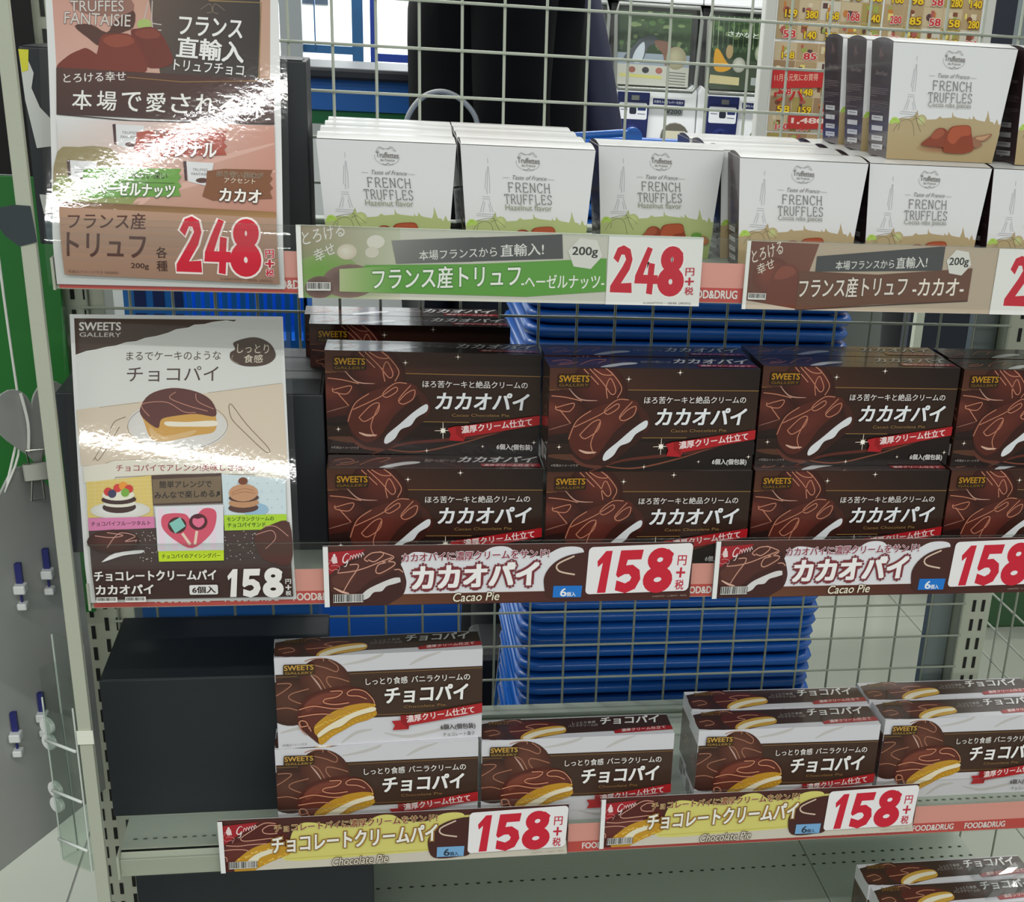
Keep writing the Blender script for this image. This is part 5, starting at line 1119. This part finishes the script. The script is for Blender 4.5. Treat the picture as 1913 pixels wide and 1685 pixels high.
# ---- capsule machines
MW = .288
WHT = mat('machine_white', (222, 224, 228), .3, coat=.2); NV = mat('machine_navy', (24, 34, 84), .3); GRY = mat('machine_grey', (96, 92, 84), .35)
def machine_poster(kind):
    a = Art([(0, 0), (240, 0), (240, 230), (0, 230)], [(-.115, .215), (.115, .215), (.115, 0), (-.115, 0)])
    a.grad([(0, 0), (240, 0), (240, 230), (0, 230)], [(58, 76, 56), (70, 96, 60), (44, 60, 40), (40, 48, 40)])
    rr = random.Random(kind)
    for k in range(60): a.ell(rr.uniform(5, 235), rr.uniform(5, 120), rr.uniform(4, 14), rr.uniform(3, 10), rr.choice([(84, 112, 70), (46, 66, 44), (120, 140, 96), (70, 90, 64)]), n=7); a.l -= .75
    a.l += 1
    if kind == 1:
        a.poly([(0, 130), (240, 130), (240, 170), (0, 165)], (150, 160, 176)); a.poly([(0, 165), (240, 168), (240, 230), (0, 230)], (196, 194, 186))
        a.poly(cr([(20, 150), (50, 110), (80, 80), (120, 75), (130, 95), (100, 110), (85, 150), (60, 160)], 4, True), (78, 82, 92)); a.poly(cr([(50, 155), (60, 120), (85, 95), (88, 130), (75, 160)], 4, True), (200, 206, 220))
        a.poly(cr([(120, 90), (150, 88), (175, 100), (180, 150), (160, 165), (150, 130), (130, 110)], 4, True), (128, 92, 80)); a.ell(195, 140, 34, 36, (186, 178, 150), (150, 142, 116)); 
        for x, c in ((50, (150, 90, 80)), (95, (50, 50, 56)), (140, (170, 100, 90))): a.ell(x, 182, 12, 10, c, n=10)
        a.poly([(10, 195), (150, 198), (150, 208), (10, 205)], (206, 200, 120))
        for k in range(5): a.line([(170, 185 + 9 * k), (230, 187 + 9 * k)], 3, (120, 120, 116))
    else:
        for k in range(14): a.line([(10 + 17 * k, 0), (12 + 17 * k, 100)], 2.5, rr.choice([(150, 170, 130), (104, 130, 90)]))
        a.text('さかなとり', (60, 62), (190, 66), 16, (226, 230, 224), .02); a.poly([(0, 130), (240, 140), (240, 230), (0, 230)], (70, 80, 66))
        a.poly(cr([(20, 110), (34, 105), (60, 140), (80, 160), (50, 175), (22, 165)], 4, True), (222, 160, 40)); a.ell(105, 150, 22, 24, (206, 206, 196), (160, 160, 150)); a.ell(170, 110, 14, 26, (196, 200, 180), (130, 140, 120)); a.ell(70, 110, 12, 22, (176, 150, 110)); a.poly([(10, 185), (110, 190), (110, 215), (8, 212)], (210, 196, 150)); a.poly([(150, 188), (235, 190), (235, 215), (150, 212)], (170, 176, 176)); a.poly([(190, 20), (215, 20), (213, 70), (190, 70)], (60, 70, 110))
    return a.mesh('machine_poster', PR_MATTE, FRONT)
def machine(kind):
    r = empty('capsule_machine')
    # lower body with its curved shoulders, then the navy coin plate, price plate, chute
    MB().prism([(-MW / 2, 0), (MW / 2, 0), (MW / 2, .29), (MW / 2 - .01, .315), (MW / 2 - .04, .295), (-MW / 2 + .04, .290), (-MW / 2 + .01, .315), (-MW / 2, .29)], -.0, .26, 'y').build('body', WHT, r, .006, 2)
    MB().prism([(-.115, .14), (-.10, .10), (-.065, .085), (-.03, .10), (-.015, .14), (-.010, .285), (-.112, .285)], -.012, .002, 'y').build('coin_plate', NV, r, .003, 2)
    k = MB().tube([(-.063, -.012, .150), (-.063, -.034, .150)], [.040, .034], 20); k.box(-.071, -.055, -.046, -.034, .116, .184); k.build('turning_knob', NV, r)
    a = Art([(0, 0), (96, 0), (96, 52), (0, 52)], [(-.108, .254), (-.018, .254), (-.018, .205), (-.108, .205)])
    a.rrect(0, 0, 96, 52, 6, (214, 216, 222)); a.line([(6, 12), (40, 13)], 3, (90, 96, 120)); a.line([(6, 22), (30, 23)], 3, (90, 96, 120)); a.rrect(64, 8, 92, 24, 3, (34, 44, 96)); a.rrect(36, 14, 60, 36, 6, (30, 34, 50)); a.line([(64, 34), (90, 35)], 3, (110, 110, 130))
    link('instruction_plate', a.mesh('instruction_plate', PR_CARD, lambda u, v, e: (u, -.0125 - e, v)), r)
    a = Art([(0, 0), (60, 0), (60, 20), (0, 20)], [(.040, .243), (.100, .243), (.100, .221), (.040, .221)]); a.rrect(0, 0, 60, 20, 5, (140, 146, 144)); a.text('¥200', (6, 16), (54, 16), 12, (50, 56, 60), .02)
    link('price_plate', a.mesh('price_plate', PR_CARD, lambda u, v, e: (u, -.001 - e, v)), r)
    a = Art([(0, 0), (100, 0), (100, 18), (0, 18)], [(.002, .270), (.104, .268), (.104, .250), (.002, .252)]); a.full((30, 36, 84)); a.text('お金を入れてレバーを回す', (4, 13), (96, 13), 8, (210, 212, 220), .01)
    link('strip_label', a.mesh('strip_label', PR_CARD, lambda u, v, e: (u, -.001 - e, v)), r)
    ch = MB().prism([(.032 + .0, .06), (.122, .06), (.122, .160)] + [(.077 + .045 * math.cos(t), .160 + .040 * math.sin(t)) for t in (math.pi * q / 8 for q in range(1, 8))] + [(.032, .160)], -.008, .002, 'y'); ch.build('chute', GRY, r, .003, 2)
    MB().box(.045, .110, -.0095, -.008, .105, .175).build('chute_notice', mat('notice_paper', (196, 192, 170), .6), r)
    MB().box(-.070, -.045, -.016, -.012, .262, .276).build('coin_slot', mat('slot_steel', (150, 150, 150), .3, 1.), r)
    # see-through capsule window: card, capsules, clear shell with thick frame
    o = link('display_card', machine_poster(kind), r); o.location = (0, .02, .305)
    sh = [(-.128, .31), (-.118, .296), (.118, .296), (.128, .31), (.134, .50), (.126, .536), (-.126, .536), (-.134, .50)]
    MB().prism(sh, -.035, .0, 'y').build('clear_window', CLEAR, r, .012, 3)
    MB().tube([(x, -.036, z) for x, z in sh], .0065, 8, closed=True).build('window_rim', mat('smoky_rim', (120, 124, 120), .15, coat=1.), r, smooth=True)
    MB().box(-.14, .14, .03, .26, .30, .54).build('hopper', mat('hopper_dark', (58, 58, 60), .5), r, .01, 2)
    MB().box(-MW / 2, MW / 2, .0, .26, .545, .60).build('head', WHT, r, .006, 2)
    return r
m1 = machine(1); m2 = machine(2)
mx = .9150; mz = -.155 - .305; my = 3.0
place(m1, mx, my, mz, label='white capsule machine with a penguin scene card, beside the person in black', cat='capsule machine', group='capsule machines')
place(m2, mx + .290, my, mz, label='white capsule machine with a green forest card, left of the flyer board', cat='capsule machine', group='capsule machines')
m0 = place(copy_tree(m1), mx - .290, my, mz, label='white capsule machine mostly hidden behind the person in black', cat='capsule machine', group='capsule machines')
# stand under them, upper row of machines above
st = empty('machine_stand', (mx, my, FZ), label='white steel stand carrying the capsule machines', cat='stand')
MB().box(-.45, .45, .02, .28, 0, mz - FZ - .001).build('stand_body', WHT, st, .004, 1)
uc = empty('upper_cabinet', (mx, my, mz + .603), label='white cabinet with a round lock above the capsule machines', cat='cabinet')
MB().box(-.45, .45, -.01, .27, 0, .40).build('cabinet_body', WHT, uc, .004, 1)
MB().tube([(.205, -.014, .012), (.205, -.004, .012)], .010, 16).build('lock', mat('lock_steel', (110, 112, 116), .3, .8), uc)
tag(MB().box(mx - .6, mx + .6, 3.32, 3.36, FZ, .7).build('grey_backing_board', mat('stand_back_grey', (70, 72, 76), .5)), 'dark grey board standing behind the capsule machines', 'board')

# ---- board with flyers
fb = empty('flyer_board', (1.14, 1.62, -.22), label='white framed board covered in sale flyers, right of the capsule machines', cat='board')
MB().box(-.245, .26, .0, .02, -.02, .62).build('board', WHITEP, fb, .002, 1)
for q in ((-.262, -.238, -.03, .64), (.242, .262, -.03, .64)): MB().box(q[0], q[1], -.012, .022, q[2], q[3]).build('frame_rail', mat('board_frame', (190, 190, 184), .4), fb, .002, 1)
MB().box(-.26, .26, -.012, .022, -.05, -.028).build('frame_rail', mat('board_frame', (190, 190, 184), .4), fb, .002, 1)
for s_ in (-.2, .2): MB().box(s_ - .01, s_ + .01, .02, .04, FZ + .22, -.03).build('leg', METAL, fb)
def flyer(seed, w, h, red):
    rr = random.Random(seed)
    a = Art([(0, 0), (w, 0), (w, h), (0, h)], [(0, h / 1000), (w / 1000, h / 1000), (w / 1000, 0), (0, 0)])
    a.full((180, 158, 122) if not red else (196, 168, 140))
    nx, ny = max(2, int(w / 42)), max(2, int(h / 34))
    foods = [(120, 70, 50), (190, 120, 60), (150, 160, 80), (206, 190, 160), (90, 60, 60), (170, 90, 80), (216, 200, 110)]
    for j in range(ny):
        for i in range(nx):
            x, y = w * i / nx, h * j / ny; cw, ch = w / nx, h / ny
            a.poly([(x + 1, y + 1), (x + cw - 1, y + 1), (x + cw - 1, y + ch - 1), (x + 1, y + ch - 1)], rr.choice([(190, 172, 140), (170, 146, 110), (150, 122, 92), (196, 188, 172), (160, 142, 84)])); a.l -= .75
    a.l += 1
    for j in range(ny):
        for i in range(nx):
            x, y = w * i / nx, h * j / ny; cw, ch = w / nx, h / ny
            for q in range(3):
                c = rr.choice(foods); bx = x + cw * rr.uniform(.12, .6); by = y + ch * rr.uniform(.1, .45); bw = cw * rr.uniform(.1, .3); bh = ch * rr.uniform(.2, .4)
                if q % 2: a.ell(bx + bw / 2, by + bh / 2, bw / 2 + 1, bh / 2, c, n=8)
                else: a.poly([(bx, by), (bx + bw, by), (bx + bw, by + bh), (bx, by + bh)], c)
                a.l -= .75
    a.l += 4
    tx = ['148', '159', '58', '98', '85', '168', '140', '380', '280']
    for j in range(ny):
        for i in range(nx):
            x, y = w * i / nx, h * j / ny; cw, ch = w / nx, h / ny
            yel = rr.random() < .55
            a.text(rr.choice(tx), (x + cw * .36, y + ch * .92), (x + cw * .92, y + ch * .9), ch * .36, (226, 190, 40) if yel else (190, 50, 50), .03, (110, 60, 20) if yel else (230, 210, 200), .05); a.l -= 1.6
    a.l += 4
    if red:
        a.poly([(0, h * .30), (w * .9, h * .30), (w * .86, h * .48), (0, h * .52)], (186, 44, 44)); a.text('11月も元気にお買得', (6, h * .44), (w * .7, h * .41), h * .08, (226, 180, 160), .01)
        a.text('ウハ', (10, h * .66), (w * .5, h * .64), h * .12, (180, 40, 40), .03); a.poly([(w * .3, h * .80), (w, h * .80), (w, h * .95), (w * .3, h * .97)], (180, 50, 46)); a.text('1,480', (w * .36, h * .91), (w * .86, h * .90), h * .07, (230, 200, 190), .03)
    return a.mesh('flyer', PR_MATTE, lambda u, v, e: (u, -e, v))
for i, (x, zz, w, h, rd) in enumerate(((-.232, .235, 236, 165, False), (.008, .235, 228, 165, False), (-.232, .045, 150, 185, True), (-.078, .075, 158, 155, False), (.084, .075, 152, 155, False), (-.232, -.02, 236, 62, False), (.008, -.02, 228, 90, False), (-.232, .405, 236, 180, False), (.008, .405, 228, 180, False))):
    o = link('flyer', flyer(30 + i, w, h, rd), fb); o.location = (x, -.0008, zz)
tag(MB().box(1.42, 1.93, 1.9, 1.95, FZ, .4).build('navy_screen', mat('dark_navy_panel', (26, 30, 44), .5), bevel=.002), 'dark navy panel standing right of the flyer board', 'panel')
gc = empty('green_crate', (1.66, 1.50, FZ), label='dark green crate on the floor beyond the right post', cat='crate')
MB().box(-.2, .2, -.12, .12, 0, .2).build('crate_body', mat('crate_green', (50, 84, 50), .6), gc, .006, 2); MB().box(-.21, .21, -.13, .13, .18, .21).build('crate_rim', mat('crate_green', (50, 84, 50), .6), gc, .004, 2)
nw = tag(MB().box(1.98, 2.12, .9, 4.7, FZ, .5).build('partition_screen', mat('screen_grey', (128, 132, 128), .6)), 'plain grey partition standing at the far right', 'partition')

# ================================================================== left of the bay
def heart(w, h, n=40):
    pts = []
    for k in range(n):
        t = 2 * math.pi * k / n
        pts.append((16 * math.sin(t) ** 3 / 32 * w, (13 * math.cos(t) - 5 * math.cos(2 * t) - 2 * math.cos(3 * t) - math.cos(4 * t)) / 30 * h))
    return pts
GB = mat('grey_board', (168, 170, 166), .6, noise=.03, nscale=90)
GREEN = mat('green_board', (28, 112, 40), .35)
tag(MB().box(-.75, -.2750, -.020, -.012, -.60, -.135).build('green_board', GREEN, bevel=.001), 'green glossy board behind the hanging grey heart sign', 'board')
tag(MB().box(-.80, -.2760, -.020, -.010, -.134, .20).build('dark_drape', mat('dark_drape', (22, 20, 22), .85, bump=.6, nscale=12)), 'dark cloth above the green board', 'cloth')
hs = empty('heart_sign', (-.2925, -.120, -.352), math.radians(50), label='small grey heart shaped card hanging on a string', cat='sign')
MB().prism([(p[0], p[1]) for p in heart(.088, .088)], -.001, .001, 'y').build('card', GB, hs, .0004, 1)
MB().tube(cr([(-.012, -.003, .030), (-.010, -.006, .0), (-.011, -.003, -.028)], 4), .0016, 6).build('string', mat('string_white', (226, 226, 220), .8), hs)
MB().tube(cr([(-.016, .0, .30), (-.015, .0, .12), (-.014, -.001, .033)], 4), .0012, 6).build('string', mat('string_white', (226, 226, 220), .8), hs)
bs = empty('hanging_board', (-.300, -.100, 0), label='large grey board with hooks, hanging below the heart sign', cat='board')
# the board hangs at an angle to the bay: it runs towards us and to the left
ax = Vector((-.49, -.87, 0)).normalized(); nn = Vector((ax.y, -ax.x, 0))
prof = [(-.045, -.802)] + cr([(-.045, -.50), (-.030, -.462), (-.012, -.430), (.0054, -.408), (.0273, -.398), (.045, -.410), (.070, -.438), (.12, -.50), (.22, -.60)], 3) + [(.22, -.815)]
mb = MB(); vs = []
for off in (0, -.0025): vs += [tuple(ax * p[0] + nn * off + Vector((0, 0, p[1]))) for p in prof]
n = len(prof); mb.add(vs, [tuple(range(n)), tuple(range(n, 2 * n))[::-1]] + [(i, (i + 1) % n, n + (i + 1) % n, n + i) for i in range(n)])
mb.build('board', GB, bs)
HK = mat('hook_white', (226, 228, 228), .35); HB = mat('hook_blue', (36, 40, 110), .45)
fd = nn if nn.x > 0 else -nn
for (s_, z_) in ((.004, -.512), (.043, -.514), (.0355, -.662), (.075, -.666)):
    b_ = ax * s_ + fd * .004 + Vector((0, 0, z_)); hk = MB().box(b_.x - .003, b_.x + .003, b_.y - .006, b_.y, b_.z, b_.z + .022).build('blue_tag', HB, bs)
    MB().box(b_.x - .005, b_.x + .006, b_.y - .014, b_.y, b_.z - .008, b_.z + .001).build('hook', HK, bs, .001, 1)
    MB().box(b_.x - .001, b_.x + .001, b_.y - .006, b_.y - .003, b_.z - .020, b_.z - .008).build('hook_stem', HB, bs)
    MB().box(b_.x - .004, b_.x + .005, b_.y - .012, b_.y, b_.z - .026, b_.z - .019).build('hook', HK, bs, .001, 1)
MB().tube(cr([(-.0205, -.040, -.416), (-.012, -.030, -.385), (-.002, -.022, -.350)], 4), .0012, 6).build('string', mat('string_white', (226, 226, 220), .8), bs)
MB().tube(cr([(-.0215, -.042, -.418), (-.008, -.028, -.385), (-.004, -.024, -.350)], 4), .0012, 6).build('string', mat('string_white', (226, 226, 220), .8), bs)
cl = empty('binder_clip', (-.2935, -.128, -.402), math.radians(20), label='steel binder clip joining the heart sign to the grey board', cat='clip')
ST = mat('bright_steel', (170, 170, 160), .2, 1.)
MB().prism([(-.010, -.006), (.010, -.006), (.003, .010), (-.003, .010)], -.012, .012, 'x').build('clip_body', ST, cl, .001, 1)
MB().tube([(-.006, -.004, .012), (-.008, -.010, .026), (.008, -.010, .026), (.006, -.004, .012)], .001, 6).build('clip_loop', ST, cl)
MB().tube([(-.005, -.006, -.006), (-.008, -.008, -.026), (.004, -.008, -.026), (.004, -.006, -.006)], .001, 6).build('clip_loop', ST, cl)
# clear plastic leaflet holder with its bars and white buttons
ah = empty('leaflet_holder', (-.2620, -.285, -.606), math.radians(-38), label='clear plastic leaflet holder with white buttons beside the left upright', cat='holder')
hx = .020
for nm, b in (('back_sheet', (-hx, hx, .018, .0195, -.150, .090)), ('front_sheet', (-hx, hx, -.0015, 0, -.150, .02)), ('side_sheet', (-hx, -hx + .0015, 0, .018, -.150, .06)), ('side_sheet', (hx - .0015, hx, 0, .018, -.150, .06)), ('bottom_sheet', (-hx, hx, 0, .018, -.150, -.1485))):
    MB().box(*b).build(nm, ACRYL, ah)
for x_ in (-hx, hx):
    for y_ in (0, .019): MB().tube([(x_, y_, -.150), (x_, y_, .088 if y_ else .03)], .0009, 6).build('edge_bead', mat('bead_clear', (206, 212, 206), .15), ah)
for z_ in (-.125, -.07, -.015): MB().tube([(-hx, -.002, z_), (hx, -.002, z_)], .0016, 8).build('cross_bar', mat('bead_clear', (206, 212, 206), .15), ah, smooth=True)
for z_, y_ in ((-.005, 0), (-.022, 0), (-.075, 0), (-.092, 0)):
    MB().tube([(-hx - .006, .004, z_), (-hx - .006, .009, z_)], .0085, 18).build('button', WHITEP, ah, .0008, 1)
tag(MB().box(-.2445, -.2300, -.3016, -.3004, -.612, -.598).build('white_sticker', mat('label_white', (226, 228, 214), .6)), 'small white sticker folded on the left front upright', 'sticker')
